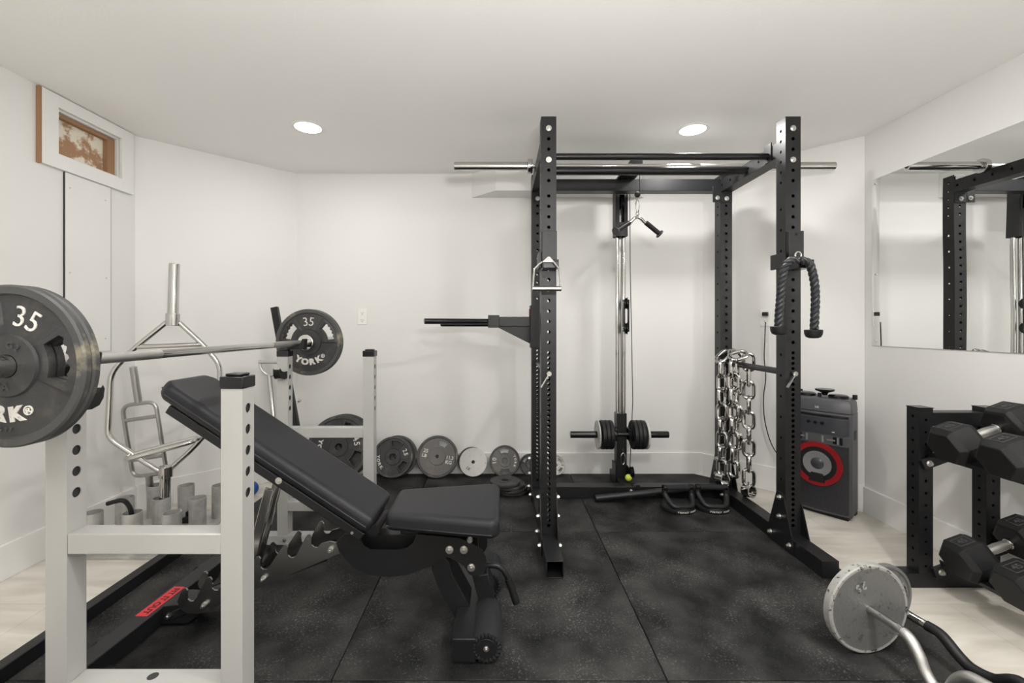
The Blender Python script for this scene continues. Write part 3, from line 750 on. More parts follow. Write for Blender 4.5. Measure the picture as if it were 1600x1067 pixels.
# ================================================================== WHITE STANDS
def stand(y0, lab, name='bench_press_stand'):
    y1 = y0 + .052
    t = thing(name, lab, 'barbell stand', (-.87, y0 + .026, 0), group='white steel barbell stands')
    hz = [.947 - .053 * k for k in range(6)]
    for x0 in (-1.116, -.685):
        mb = MB(); upright(mb, x0, x0 + .053, y0, y1, .0505, .945, (), [h for h in hz if h < .93] , .013, .0125, .003, 'r')
        # topmost hole sits just under the cap
        up = build('upright', mb, 'white_steel', t)
        build('cap', MB().box(x0 - .003, x0 + .056, y0 - .003, y1 + .003, .945, .975).box(x0 + .006, x0 + .047, y0 + .006, y1 - .006, .975, .982), 'black_gloss', up, .003)
        build('tube_liner', MB().box(x0 + .006, x0 + .047, y0 + .004, y1 - .004, .6, .944), 'hole_dark', up)
    build('crossbar', MB().box(-1.063, -.685, y0 + .0, y1, .538, .589), 'white_steel', t, .003, label='upper crossbar')
    mb = MB(); holed_face(mb, (-1.063, y0, .22), (0, 1, 0), (1, 0, 0), .052, .378, [.19], .011, (0, 0, -.02)); mb.box(-1.063, -.685, y0, y1, .172, .219)
    mb2 = MB().box(-1.063, -.685, y0, y1, .170, .2195); 
    build('crossbar', mb2, 'white_steel', t, .003, label='lower crossbar')
    build('bolt_hole', MB().cyl((-.872, y0 + .026, .2195), (-.872, y0 + .026, .2199), .0125, n=20), 'hole_dark', t)
    build('base', MB().box(-1.30, -.46, y0, y1, .0005, .05), 'white_steel', t, .003)
    b = MB(); bolt(b, (-1.11 + .03, y0, .025), (0, -1, 0), .007, .003); build('bolt', b, 'brushed', t)
    return t
def horn(x, y, s, z, parent):
    """curved black catch that sticks out along s*Y"""
    prof = []
    mb = MB(); n = 10
    poly = [(0, -.028), (.02, -.030), (.045, -.024), (.058, -.008), (.062, .014), (.058, .020), (.045, .006), (.026, .000), (0, .002)]
    vs = []; m = len(poly)
    for dx, k in ((-.024, 1), (.024, 1)):
        for a, b in poly: vs.append((x + dx * (1 - a * 5.5), y + s * a, z + b))
    mb.add(vs, [tuple(range(m)), tuple(range(m, 2 * m))[::-1]] + [(i, (i + 1) % m, m + (i + 1) % m, m + i) for i in range(m)])
    return build('bar_catch', mb, 'rubber', parent, .004)
def cradle(x, y, parent, z=.983):
    mb = MB().prism_xz([(x - .027, z), (x + .056, z), (x + .063, z + .050), (x + .050, z + .052), (x + .036, z + .018), (x - .012, z + .013), (x - .018, z + .04), (x - .026, z + .042)], y - .02, y + .02)
    return build('bar_cradle', mb, 'rubber', parent, .003)
s1 = stand(1.10, 'white steel barbell stand with round holes nearest the camera')
horn(-1.089, 1.152, 1, .915, s1); cradle(-1.078, 1.126, s1)
s2 = stand(2.245, 'white steel barbell stand with round holes behind the bench')
horn(-1.089, 2.245, -1, .868, s2); cradle(-1.044, 2.271, s2)

# ================================================================== ADJUSTABLE BENCH
bn = thing('weight_bench', 'black adjustable incline bench with vinyl pads between the white stands', 'bench', (-.6, 1.68, 0))
def pz(px, py, Y): v = P(px, py, Y); return (v.x, v.z)
# seat
def pad(name, poly, z0, z1, M, bev, par):
    return build(name, MB().prism_xy(poly, z0, z1, M), 'vinyl', par, bev, seg=5)
seat = pad('seat_pad', [(-.402, 1.56), (-.02, 1.49), (.0, 1.52), (.0, 1.84), (-.02, 1.87), (-.402, 1.80)], .382, .448, Matrix.Rotation(0, 4, 'Y'), .022, bn)
build('piping', MB().tube([(-.395, 1.5625, .402), (-.14, 1.515, .400), (-.03, 1.495, .400), (-.006, 1.53, .400), (-.004, 1.84, .400)], .0035, 8), 'piping', seat)
build('zip_pull', MB().cyl((-.10, 1.499, .384), (-.10, 1.490, .384), .011, .008, n=12), 'brushed', seat)
# back pad: local frame along the incline
b0 = Vector((-.43, 1.68, .402)); ang = math.atan2(.497, .753)
Mb = Matrix.Translation(b0) @ Matrix.Rotation(ang, 4, 'Y') @ Matrix.Rotation(pi, 4, 'Z')
# local +x runs up the incline (towards -X world), local z is the pad normal
Lb = .905
def trap(y, l0, l1, c): return [(l0, -y), (l1 - c, -y), (l1, -y + c), (l1, y - c), (l1 - c, y), (l0, y)]
back = pad('back_pad', trap(.132, .012, Lb, .035), -.045, .018, Mb, .024, bn)
build('piping', MB().add(*(lambda q: (q.v, q.f))(MB().tube([(.03, .1305, -.018), (Lb - .045, .1305, -.018), (Lb - .006, .10, -.018), (Lb - .003, -.09, -.018), (Lb - .04, -.128, -.018)], .003, 8)), Mb), 'piping', back)
fr = MB().box(.02, Lb - .07, -.10, .118, -.078, -.046, Mb)
build('back_frame', fr, 'black_steel', bn, .004)
# side plates
def r7(u, v): return (380 + .3252 * u, 720 + .3252 * v)
outline = [(445, 395), (485, 352), (560, 352), (566, 385), (580, 412), (610, 428), (740, 431), (785, 420), (815, 395), (835, 352), (1040, 372), (1105, 402), (1150, 432), (1168, 470), (1166, 515), (1150, 545), (1115, 558), (1085, 545), (1060, 505), (1020, 478), (985, 463), (950, 470), (900, 508), (860, 521), (800, 546), (700, 559), (600, 547), (530, 515), (485, 465)]
for ya, yb in ((1.60, 1.606), (1.754, 1.76)):
    poly = [pz(*r7(u, v), 1.60) for u, v in outline]
    sp = build('side_plate', MB().prism_xz(poly, ya, yb), 'black_steel', bn)
    if ya < 1.7:
        b = MB()
        for u, v in ((991, 427), (1060, 427), (1096, 512)):
            p = P(*r7(u, v), 1.60); bolt(b, (p.x, 1.60, p.z), (0, -1, 0), .012, .010)
        build('bolt', b, 'zinc', sp)
build('seat_frame', MB().box(-.36, -.03, 1.62, 1.74, .345, .381).box(-.52, -.08, 1.655, 1.705, .25, .33), 'black_steel', bn, .003)
build('hinge_block', MB().cyl((-.455, 1.61, .365), (-.455, 1.75, .365), .022), 'black_steel', bn)
# ladders
notch = [(492, 855), (454.8, 871), (412, 889.5), (374, 906), (336, 922), (298, 939)]
poly = [(531, 864.5), (525, 848), (515, 846)]
for nx, ny in notch:
    poly += [(nx + 9, ny - 5), (nx + 4, ny + .5), (nx - 1, ny + .5), (nx - 5, ny - 3), (nx - 6, ny - 9), (nx - 5, ny - 16), (nx - 8, ny - 20), (nx - 12, ny - 19), (nx - 16, ny - 13)]
poly += [(277, 940), (281, 951), (292, 958), (310, 959), (330, 953), (345, 944)]
YLd = 1.625
for ya in (YLd, 1.735):
    pp = [pz(x, y, YLd) for x, y in poly]
    ld = build('ladder_plate', MB().prism_xz(pp, ya, ya + .006), 'ladder_steel', bn)
    if ya == YLd:
        b = MB()
        for x, y in ((412, 903), (320, 944), (517, 858)):
            p = P(x, y, YLd); bolt(b, (p.x, YLd, p.z), (0, -1, 0), .0085, .016)
        build('bolt', b, 'zinc', ld)
p0, p1 = P(517, 856, 1.68), P(285, 948, 1.68)
build('spine', MB().bar(p0 + Vector((0, 0, -.01)), p1 + Vector((-.03, 0, -.012)), .10, .03), 'black_steel', bn, .003)
# rear foot
Mf = Matrix.Translation((-1.262, 1.69, 0)) @ Matrix.Rotation(R(-3), 4, 'Z')
foot = build('rear_foot', MB().box(-.034, .034, -.335, .335, .012, .072, Mf), 'black_steel', bn, .003)
build('foot_pad', MB().cyl(Mf @ Vector((.042, -.29, .001)), Mf @ Vector((.042, -.29, .024)), .024, n=20), 'rubber', foot)
build('foot_pad', MB().mark().box(-.036, .036, -.34, -.28, .0005, .012, Mf).mark().box(-.036, .036, .28, .34, .0005, .012, Mf), 'rubber', foot)
for yy in (-.20, .26):
    w = MB().cyl(Mf @ Vector((-.075, yy, .028)), Mf @ Vector((-.055, yy, .028)), .027, n=24)
    wh = build('transport_wheel', w, 'rubber', bn, .003)
    b = MB(); bolt(b, Mf @ Vector((-.075, yy, .028)), Vector((-1, 0, 0)), .008, .005); bolt(b, Mf @ Vector((-.062, yy - .027, .032)), Vector((0, -1, 0)), .006, .003)
    build('bolt', b, 'zinc', wh)
    build('wheel_bracket', MB().box(-.056, -.034, yy - .02, yy + .02, .018, .06, Mf), 'black_steel', wh)
lb = build('maker_label', MB().box(-.025, .019, -.105, .075, .0715, .0726, Mf), 'red_label', foot, label='red printed label')
tm = MB(); put_text(tm, 'FIT IT OUT', .032, Mf @ Matrix.Translation((-.003, -.014, .0728)) @ Matrix.Rotation(-pi / 2, 4, 'Z'), .0002, .0009)
build('label_text', tm, 'print_black', lb)
br = build('rear_bracket', MB().prism_xz([(-1.232, .012), (-1.232, .076), (-1.19, .082), (-1.14, .080), (-1.10, .045), (-1.14, .014)], 1.634, 1.732), 'black_steel', bn, .002)
b = MB(); bolt(b, (-1.205, 1.634, .045), (0, -1, 0), .010, .014); build('bolt', b, 'zinc', br)
# chrome support strut
q0 = Vector((-.848, 1.68, .50)); q1 = Vector((-.93, 1.68, .185))
st_ = MB(); st_.bar(q0 + Vector((0, -.028, 0)), q1 + Vector((0, -.028, 0)), .012, .034, (1, 0, 0)); st_.bar(q0 + Vector((0, .028, 0)), q1 + Vector((0, .028, 0)), .012, .034, (1, 0, 0))
st_.cyl(q1 + Vector((0, -.065, -.005)), q1 + Vector((0, .065, -.005)), .011)
build('support_strut', st_, 'chrome', bn, .002)
b = MB(); v = P(434, 752, 1.555); bolt(b, (v.x, 1.562, v.z), (0, -1, 0), .010, .008); v = P(549, 834, 1.555); bolt(b, (v.x, 1.575, v.z), (0, -1, 0), .011, .010)
build('bolt', b, 'zinc', bn)
# front leg
lp = [(674, 889), (679, 905), (692, 935), (716, 975), (736, 975), (738, 955), (722, 926), (706, 897), (702, 878), (690, 866), (678, 872)]
build('front_leg', MB().prism_xz([pz(x, y, 1.62) for x, y in lp], 1.62, 1.74), 'black_steel', bn, .003)
build('front_foot', MB().box(-.154, -.078, 1.453, 1.93, .008, .084), 'black_steel', bn, .003)
build('foot_pad', MB().mark().box(-.150, -.082, 1.46, 1.52, .0005, .008).mark().box(-.150, -.082, 1.87, 1.925, .0005, .008), 'rubber', bn)
hp = [(735, 890), (750, 899), (762, 897), (772, 925), (772, 945), (752, 950), (745, 930)]
build('hinge_post', MB().prism_xz([pz(x, y, 1.64) for x, y in hp], 1.64, 1.72), 'black_steel', bn, .003)
def roller(y0, y1):
    c = (-.044, .0535); mb = MB(); n = 40; N = 7
    prof = [(.036, .006), (.040, .001), (.0485, .003), (.0515, .010)]
    vs = []; rings = [(r, y0 + d) for r, d in prof] + [(r, y1 - d) for r, d in reversed(prof)]
    for i, (r, y) in enumerate(rings):
        edge = i in (0, 1, 2, 5, 6, 7)
        for k in range(n):
            rr = r * (1 + (.05 * (1 if k % 2 else -1) if edge else 0)); yy = y + (.004 * (1 if k % 2 else -1) if i in (1, 6) else 0)
            vs.append((c[0] + rr * cos(2 * pi * k / n), yy, c[1] + rr * sin(2 * pi * k / n)))
    m = len(rings)
    mb.add(vs, [(i * n + k, i * n + (k + 1) % n, (i + 1) * n + (k + 1) % n, (i + 1) * n + k) for i in range(m - 1) for k in range(n)] + [tuple(range(n)), tuple(range((m - 1) * n, m * n))])
    ro = build('foam_roller', mb, 'foam', bn)
    build('end_plate', MB().cyl((c[0], y0 + .004, c[1]), (c[0], y0 - .001, c[1]), .031, n=26), 'black_steel', ro, .001)
    b = MB(); bolt(b, (c[0], y0 - .001, c[1]), (0, -1, 0), .008, .006); build('bolt', b, 'zinc', ro)
roller(1.452, 1.655); roller(1.80, 1.985)
build('roller_axle', MB().cyl((-.044, 1.66, .0535), (-.044, 1.80, .0535), .012), 'brushed', bn)
hy = 1.70
hd_pts = smooth([P(756, 884, hy), P(770, 883, hy), P(782, 887, hy), P(792, 900, hy), P(800, 920, hy), P(806, 938, hy)], 6)
build('carry_handle', MB().tube(hd_pts, .0105, 14), 'black_steel', bn)
build('handle_grip', MB().tube([P(793, 903, hy), P(800, 921, hy), P(807, 942, hy)], .0145, 16), 'rubber', bn, .002)

# ================================================================== BAR HOLDER with bars
Xc, Yc_ = [-2.017, -1.82, -1.625], [2.22, 2.41, 2.60]
ph = thing('barbell_holder', 'nine-tube grey barbell holder on the floor in the left corner', 'bar holder', (-1.82, 2.41, FZ))
bp = MB(); 
build('base_plate', MB().prism_xy([(-2.10, 2.14), (-1.581, 2.14), (-1.581, 2.70), (-1.93, 2.70), (-2.10, 2.68)], FZ + .0005, FZ + .014), 'pipe', ph, .002)
for iy, y in enumerate(Yc_):
    for ix, x in enumerate(Xc):
        if iy == 2 and ix == 0: x += .02
        mb = MB().lathe([(.038, FZ + .014), (.041, FZ + .014), (.041, .177), (.038, .177)], 30, Matrix.Translation((x, y, 0)) @ Matrix.Rotation(pi / 2, 4, 'X'), closed=True)
        build('tube', mb, 'pipe', ph)
# black clutter between the tubes
solo('clamp_block', MB().box(-1.775, -1.70, 2.50, 2.57, FZ + .0145, FZ + .045).box(-1.77, -1.71, 2.52, 2.565, FZ + .045, FZ + .07), 'rubber', 'small black block lying between the tubes of the bar holder', 'block', bevel=.003)
sp_ = thing('spring_clips', 'black barbell clips lying at the right edge of the bar holder', 'clip', (-1.70, 2.30, FZ + .015))
mb = MB()
for k in range(3): mb.tube([Vector((-1.715 + cos(a) * .026, 2.30 + sin(a) * .026, FZ + .024 + .009 * k)) for a in [2 * pi * j / 24 for j in range(24)]], .0045, 8, closed=True)
build('coil', mb, 'rubber', sp_)
build('clip_arm', MB().cyl((-1.70, 2.28, FZ + .03), (-1.66, 2.26, FZ + .06), .005).cyl((-1.72, 2.32, FZ + .03), (-1.70, 2.35, FZ + .07), .005), 'rubber', sp_, .001)

# hex bar
hb = thing('hex_bar', 'chrome hexagonal trap bar standing upright in the middle tube of the holder', 'trap bar', (-1.81, 2.41, 0))
def HP(px, py):     # plane of the hexagon, turned slightly: Y grows to the right
    k = .30 ; d0 = 2.41
    u = (px - VX) / F
    Yv = d0 / (1 - k * (u + .753)) if True else d0
    return P(px, py, Yv)
build('sleeve', MB().cyl(HP(272.5, 412), HP(270, 500), .0255, n=24), 'chrome', hb, .002, label='upper sleeve')
build('sleeve_collar', MB().cyl(HP(270, 490), HP(269.5, 509), .033, n=24), 'chrome', hb, .002)
build('sleeve', MB().cyl(HP(259, 736), HP(256, 800), .0255, n=24), 'chrome', hb, .002, label='lower sleeve')
build('sleeve_collar', MB().cyl(HP(259.5, 728), HP(259, 745), .032, n=24), 'chrome', hb, .002)
def fillet(pts, r, k=5, closed=False):
    out = []; n = len(pts)
    for i in range(n):
        if not closed and i in (0, n - 1): out.append(pts[i]); continue
        a, b, c = pts[i - 1], pts[i], pts[(i + 1) % n]
        d0 = min(r, (a - b).length * .45); d1 = min(r, (c - b).length * .45)
        s, e = b + (a - b).normalized() * d0, b + (c - b).normalized() * d1
        for j in range(k + 1):
            u = j / k; out.append(s * (1 - u) ** 2 + b * 2 * u * (1 - u) + e * u * u)
    return out
hexpts = [HP(262, 502), HP(205, 548), HP(173, 583), HP(168, 684), HP(256, 741), HP(300, 702), HP(341, 655), HP(344, 570), HP(318, 539), HP(280, 504)]
build('hex_frame', MB().tube(fillet(hexpts, .05), .0135, 16), 'chrome', hb)
build('handle', MB().cyl(HP(214, 542), HP(316, 538), .0125, n=18), 'chrome', hb, label='upper handle')
h1, h2 = HP(204, 711), HP(306, 684)
off = Vector((.10, -.20, 0)) * .42
build('handle', MB().tube(fillet([h1, h1 + off * .2, h1 + off, h2 + off, h2 + off * .2, h2], .04), .0125, 14), 'chrome', hb, label='lower raised handle')
build('handle', MB().cyl(h1, h2, .0125, n=18), 'chrome', hb, label='lower straight handle')

# multi grip bar in the back left tube
mg = thing('multi_grip_bar', 'chrome ladder-shaped multi-grip bar standing behind the trap bar', 'barbell', (-2.0, 2.6, 0))
Y = 2.60
def LP(px, py): return P(px, py, 2.60 - (760 - py) * .00036)
loop = fillet([LP(191, 634), LP(243, 627), LP(260, 735), LP(256, 739), LP(208, 745)], .05, closed=True)
build('frame_loop', MB().tube(loop, .011, 12, closed=True), 'brushed', mg)
build('cross_grip', MB().cyl(LP(196, 657), LP(246, 650), .011, n=14), 'brushed', mg)
build('cross_grip', MB().cyl(LP(206, 719), LP(258, 711), .011, n=14), 'brushed', mg)
build('sleeve', MB().cyl(LP(208, 573), LP(216.5, 629), .0185, n=18), 'brushed', mg, .002, label='upper sleeve')
build('sleeve', MB().cyl(LP(233, 742), LP(237, 800), .0185, n=18), 'brushed', mg, .002, label='lower sleeve')

# bent black handle in a front tube
bh = thing('bent_bar_end', 'short bent black rubber-coated bar hooked out of a front holder tube', 'bar', (-1.82, 2.22, .1))
build('coated_bar', MB().tube(smooth([P(168, 787, 2.2), P(180, 783.5, 2.2), P(192, 782, 2.2), P(200, 788, 2.21), P(205, 800, 2.215), P(207, 828, 2.22)], 5), .0105, 14), 'rubber', bh)

# D-grip pole against the left diagonal wall
dg = thing('d_grip_pole', 'silver pole with a D-shaped top grip leaning in the left bay', 'pole', (-1.25, 2.95, 0))
Y = 3.0
build('grip_loop', MB().tube(fillet([P(406, 563, Y), P(407, 575, Y), P(414, 584, Y), P(421, 587, Y), P(430, 585, Y), P(438, 577, Y), P(439, 565, Y)], .02), .0095, 12), 'zinc', dg)
build('grip_bar', MB().cyl(P(405, 566, Y), P(440, 566, Y), .011, n=16), 'zinc', dg)
build('shaft', MB().cyl(P(421, 587, Y), P(437, 756, 2.90), .0145, n=18), 'chrome', dg)
# black leaning post
bpst = thing('leaning_post', 'black flat steel post leaning on the wall behind the far plate', 'post', (-1.26, 3.1, 0))
build('post', MB().bar(P(429, 480, 3.05), P(478, 752, 2.99) , .045, .03, (0, 1, 0)), 'black_steel', bpst, .002)
b = MB(); bolt(b, P(467, 626, 3.0), (1, -.3, 0), .012, .012); build('bolt', b, 'zinc', bpst)
# blue ball on the floor
c = P(392, 743, 2.95); c.z = FZ + .047
bb = MB().lathe([(.047 * sin(pi * k / 14), -.047 * cos(pi * k / 14)) for k in range(15)], 26, Matrix.Translation(c) @ Matrix.Rotation(pi / 2, 4, 'X'))
solo('ball', bb, 'blue', 'small blue ball on the floor behind the near white stand', 'ball')

# ================================================================== CHAINS
def link(mb, c, T, N, L=.124, Wd=.078, w=.0108):
    T = T.normalized(); N = (N - T * N.dot(T)).normalized()
    hw, hl = Wd / 2 - w, L / 2 - w; st = hl - hw; pts = []
    for k in range(9): a = pi * k / 8; pts.append(c + T * (st + hw * sin(a)) + N * (hw * cos(a)))
    for k in range(9): a = pi * k / 8; pts.append(c - T * (st + hw * sin(a)) - N * (hw * cos(a)))
    mb.tube(pts, w, 10, closed=True)
def chain(lab, Yc, xl, xr, zl, zr, ring_side, seed):
    t = thing('chain', lab, 'chain', ((xl + xr) / 2, Yc, .9), group='heavy steel chains over the safety bar')
    rnd = random.Random(seed); rad = (xr - xl) / 2; cx = (xl + xr) / 2; zt = .905 - rad * .2
    path = []
    n1 = 60
    for k in range(n1): path.append(Vector((xl, Yc, zl + (zt - zl) * k / n1)))
    for k in range(24): a = pi - pi * k / 24; path.append(Vector((cx + rad * cos(a), Yc, zt + rad * .62 * sin(a))))
    for k in range(n1 + 1): path.append(Vector((xr, Yc, zt - (zt - zr) * k / n1)))
    pitch = .0865; acc = .055; i = 0; k = 0
    dist = [0]
    for a, b in zip(path, path[1:]): dist.append(dist[-1] + (b - a).length)
    while acc < dist[-1] - .05:
        while dist[i] < acc: i += 1
        T = path[min(i + 1, len(path) - 1)] - path[max(i - 2, 0)]
        c = path[i]; th = R(35 + rnd.uniform(-12, 12)) + (pi / 2 if k % 2 else 0)
        T = T.normalized(); e1 = Vector((0, 1, 0)); e2 = T.cross(e1).normalized()
        mb = MB(); link(mb, c, T, e1 * cos(th) + e2 * sin(th)); build('link', mb, 'chrome', t)
        acc += pitch; k += 1
    xe, ze = (xl, zl) if ring_side < 0 else (xr, zr)
    c = Vector((xe, Yc - .0, ze - .014)); ax = Vector((-.38, 1, -.15)).normalized()
    M = Matrix.Translation(c) @ Vector((0, 1, 0)).rotation_difference(ax).to_matrix().to_4x4()
    build('ring_collar', MB().lathe([(.031, -.026), (.037, -.026), (.037, .026), (.031, .026)], 30, M, closed=True), 'chrome', t)
    build('eye_bolt', MB().cyl(c + Vector((0, 0, .031)), c + Vector((0, 0, .052)), .008, n=10), 'zinc', t)
chain('heavy steel chain over the safety bar, the one nearer the rear upright', 2.765, 1.372, 1.462, .165, .17, -1, 3)
chain('heavy steel chain over the safety bar, the one nearer the front upright', 2.685, 1.402, 1.492, .185, .125, 1, 8)

# ================================================================== FLOOR ITEMS BY THE TOWER
lm = thing('floor_bar', 'matte black steel tube resting on the mat in front of the tower', 'bar', (.9, 2.8, 0))
a, b_ = Vector((.595, 2.795, .0235)), Vector((1.385, 2.822, .092))
build('tube', MB().cyl(a, b_, .0215, n=24), 'black_steel', lm, .002)
d = (b_ - a).normalized(); build('end_band', MB().mark().cyl(a + d * .115, a + d * .118, .0218, n=24).mark().cyl(a + d * .30, a + d * .304, .0218, n=24), 'print_black', lm)
def pushup(x, y, lab, rz):
    t = thing('push_up_handle', lab, 'push-up handle', (x, y, 0), (0, 0, rz), 'pair of round push-up handles')
    build('round_base', MB().lathe([(.0, .001), (.098, .001), (.10, .006), (.098, .022), (.088, .030), (.0, .030)], 40, Matrix.Rotation(pi / 2, 4, 'X')), 'rubber', t, local=True)
    pts = fillet([Vector((-.082, .0, .126)), Vector((-.084, -.005, .085)), Vector((-.06, -.072, .036)), Vector((.06, -.072, .036)), Vector((.084, -.005, .075)), Vector((.082, .0, .126))], .03, 6)
    build('cradle_frame', MB().tube(pts, .0165, 16), 'black_steel', t, .0, local=True)
    build('grip', MB().cyl((-.070, 0, .126), (.070, 0, .126), .0165, n=22), 'foam', t, .002, local=True)
    build('end_cap', MB().mark().cyl((-.092, 0, .126), (-.070, 0, .126), .020, n=22).mark().cyl((.070, 0, .126), (.092, 0, .126), .020, n=22), 'black_gloss', t, .003, local=True)
    tm = MB()
    s = 'PERFECT PUSHUP'
    for i, ch in enumerate(s):
        an = R(-90 + (i - 6.5) * 5.4 + 12); put_text(tm, ch, .0125, Matrix.Translation((.1005 * cos(an), .1005 * sin(an), .014)) @ Matrix.Rotation(an + pi / 2, 4, 'Z') @ XZ, .0003, .0005)
    build('lettering', tm, 'letter', t, local=True, label='white lettering')
pushup(1.072, 2.70, 'black rotating push-up handle left of its twin, in front of the floor bar', R(4))
pushup(1.278, 2.705, 'black rotating push-up handle right of its twin, next to the right rack foot', R(-4))

# ================================================================== PARTY SPEAKER
sp = thing('party_speaker', 'grey black party speaker with a red-ringed woofer in the right bay', 'speaker', (1.966, 2.722, FZ), (0, 0, R(-53.13)))
w, dp_ = .165, .095
def sprism(pts_xy, z0, z1): return MB().prism_xy(pts_xy, z0, z1)
bodyp = [(-w, -dp_ + .012), (-w + .03, -dp_ - .004), (0, -dp_ - .016), (w - .03, -dp_ - .004), (w, -dp_ + .012), (w - .02, dp_), (-w + .02, dp_)]
build('cabinet', sprism(bodyp, .022, .61), 'speaker_body', sp, .006, local=True)
topp = [(x * (1 - .0), y) for x, y in bodyp]
m = MB(); n = len(topp)
vs = [(x, y, .612) for x, y in topp] + [(x * .97, y * .97, .665) for x, y in topp] + [(x * .90, y * .86 + .004, .69) for x, y in topp]
m.add(vs, [tuple(range(n))[::-1], tuple(range(2 * n, 3 * n))] + [(j * n + i, j * n + (i + 1) % n, (j + 1) * n + (i + 1) % n, (j + 1) * n + i) for j in range(2) for i in range(n)])
build('top_deck', m, 'speaker_body', sp, .004, local=True)
def fpanel(z0, z1, inset, out, m_, nm, lab=None):
    q = [(-w + inset, -dp_ + .004), (-w + .034, -dp_ - .008 - out), (0, -dp_ - .0185 - out), (w - .034, -dp_ - .008 - out), (w - inset, -dp_ + .004)]
    return build(nm, sprism(q, z0, z1), m_, sp, .001, local=True, label=lab)
fpanel(.035, .425, .012, .0, 'grille', 'woofer_grille')
fpanel(.425, .482, .016, -.004, 'print_black', 'tweeter_bay')
fpanel(.485, .578, .012, .001, 'speaker_panel', 'control_panel')
fpanel(.584, .598, .014, .001, 'black_gloss', 'display_strip')
yf = -dp_ - .021
zw = .305
def ring(r0, r1, y0, y1, m_, nm, z=zw, lab=None):
    return build(nm, MB().lathe([(r0, y0), (r0, y1), (r1, y1), (r1, y0)], 44, Matrix.Translation((.004, 0, z)), closed=True), m_, sp, local=True, label=lab)
ring(.099, .128, yf + .004, yf - .005, 'red_cone', 'woofer_ring', lab='red glossy ring')
ring(.074, .0985, yf + .004, yf - .0015, 'print_black', 'woofer_surround')
build('woofer_cone', MB().lathe([(.073, yf - .003), (.034, yf + .0015), (.034, yf + .004), (.073, yf + .004)], 40, Matrix.Translation((.004, 0, zw)), closed=True), 'cone_grey', sp, local=True)
build('dust_cap', MB().lathe([(.0, yf - .009), (.018, yf - .007), (.030, yf - .002), (.034, yf + .002), (.034, yf + .004), (0, yf + .004)], 34, Matrix.Translation((.004, 0, zw))), 'speaker_panel', sp, local=True)
build('woofer_badge', MB().prism_xz([(-.036, zw - .105), (.046, zw - .105), (.034, zw - .055), (-.026, zw - .055)], yf - .012, yf + .002), 'rubber', sp, .003, local=True)
for xx in (-.085, .07):
    hn = build('tweeter_horn', MB().box(xx - .055, xx + .055, yf + .012, yf + .02, .432, .476), 'black_gloss', sp, .003, local=True)
    build('horn_vanes', MB().box(xx - .045, xx - .035, yf + .004, yf + .012, .435, .473).box(xx + .03, xx + .04, yf + .004, yf + .012, .435, .473).box(xx - .02, xx + .02, yf + .006, yf + .012, .45, .458), 'cone_grey', hn, local=True)
for xx in (-.04, -.005, .03):
    build('button', MB().cyl((xx, yf + .004, .548), (xx, yf - .005, .548), .009, n=18), 'black_gloss', sp, .001, local=True)
tm = MB(); put_text(tm, 'LG', .016, Matrix.Translation((.002, -dp_ - .018, .638)) @ XZ, .0004, .0005)
put_text(tm, 'USB', .008, Matrix.Translation((-.095, yf + .002, .51)) @ XZ, .0004, .0005); put_text(tm, 'USB', .008, Matrix.Translation((.082, yf + .006, .502)) @ Matrix.Rotation(R(6), 4, 'Z') @ XZ, .0004, .0005)
build('lettering', tm, 'letter', sp, local=True)
for xx, yy, rr in ((-.09, 0, .05), (.075, 0, .05)):
    tt = build('jog_wheel', MB().lathe([(0, .690), (rr, .690), (rr, .703), (rr * .85, .708), (0, .708)], 32, Matrix.Translation((xx, yy, 0)) @ Matrix.Rotation(pi / 2, 4, 'X')), 'black_gloss', sp, local=True)
build('mixer_knob', MB().mark().cyl((-.01, -.03, .69), (-.01, -.03, .712), .010, n=14).mark().cyl((.145, .04, .685), (.145, .04, .712), .012, n=14).mark().cyl((-.14, .05, .69), (-.14, .05, .715), .012, n=14), 'rubber', sp, .001, local=True)
build('phone_rest', MB().lathe([(0, .700), (.012, .700), (.018, .715), (.048, .727), (.05, .737), (.0, .735)], 30, Matrix.Translation((.01, -.01, 0)) @ Matrix.Rotation(pi / 2, 4, 'X')), 'black_gloss', sp, local=True)
build('side_handle', MB().prism_xy([(w - .022, -.03), (w - .0050, -.03), (w - .0118, .035), (w - .022, .035)], .455, .51), 'print_black', sp, .003, local=True, label='dark recessed hand grip')
build('speaker_foot', MB().mark().box(-w + .02, w - .02, -dp_ + .015, -dp_ + .05, .0005, .022).mark().box(-w + .02, w - .02, dp_ - .05, dp_ - .01, .0005, .022), 'rubber', sp, local=True)

# outlets and the cord
def outlet(name, lab, M):
    t = thing(name, lab, 'outlet', M.to_translation(), M.to_euler(), None)
    build('cover_plate', MB().box(-.036, .036, -.005, 0, -.058, .058), 'outlet', t, .002, local=True)
    for z in (.027, -.027):
        s_ = build('socket', MB().box(-.017, .017, -.0065, -.005, z - .018, z + .018), 'outlet', t, .001, local=True)
        build('slots', MB().box(-.008, -.006, -.0068, -.0064, z - .002, z + .008).box(.006, .008, -.0068, -.0064, z - .002, z + .008).box(-.003, .003, -.0068, -.0064, z - .012, z - .007), 'print_black', s_, local=True)
    return t
outlet('wall_outlet', 'white double power outlet on the back wall above the far white stand', Matrix.Translation((-1.03, YB - .0005, 1.168)))
oc = Vector((1.819, 4.88 - 1.819, 1.155)); nrm = Vector((-1, -1, 0)).normalized()
outlet('wall_outlet', 'white power outlet with a black plug on the right bay wall', Matrix.Translation(oc + nrm * .0005) @ Matrix.Rotation(R(-45), 4, 'Z'))
cord = thing('power_cord', 'thin black power cord hanging from the outlet to the speaker', 'cord', (1.82, 3.0, 0))
e = oc + nrm * .0075
build('plug', MB().box(-.017, .017, -.028, 0, .012, .038, Matrix.Translation(e) @ Matrix.Rotation(R(-45), 4, 'Z')), 'cable_black', cord, .003)
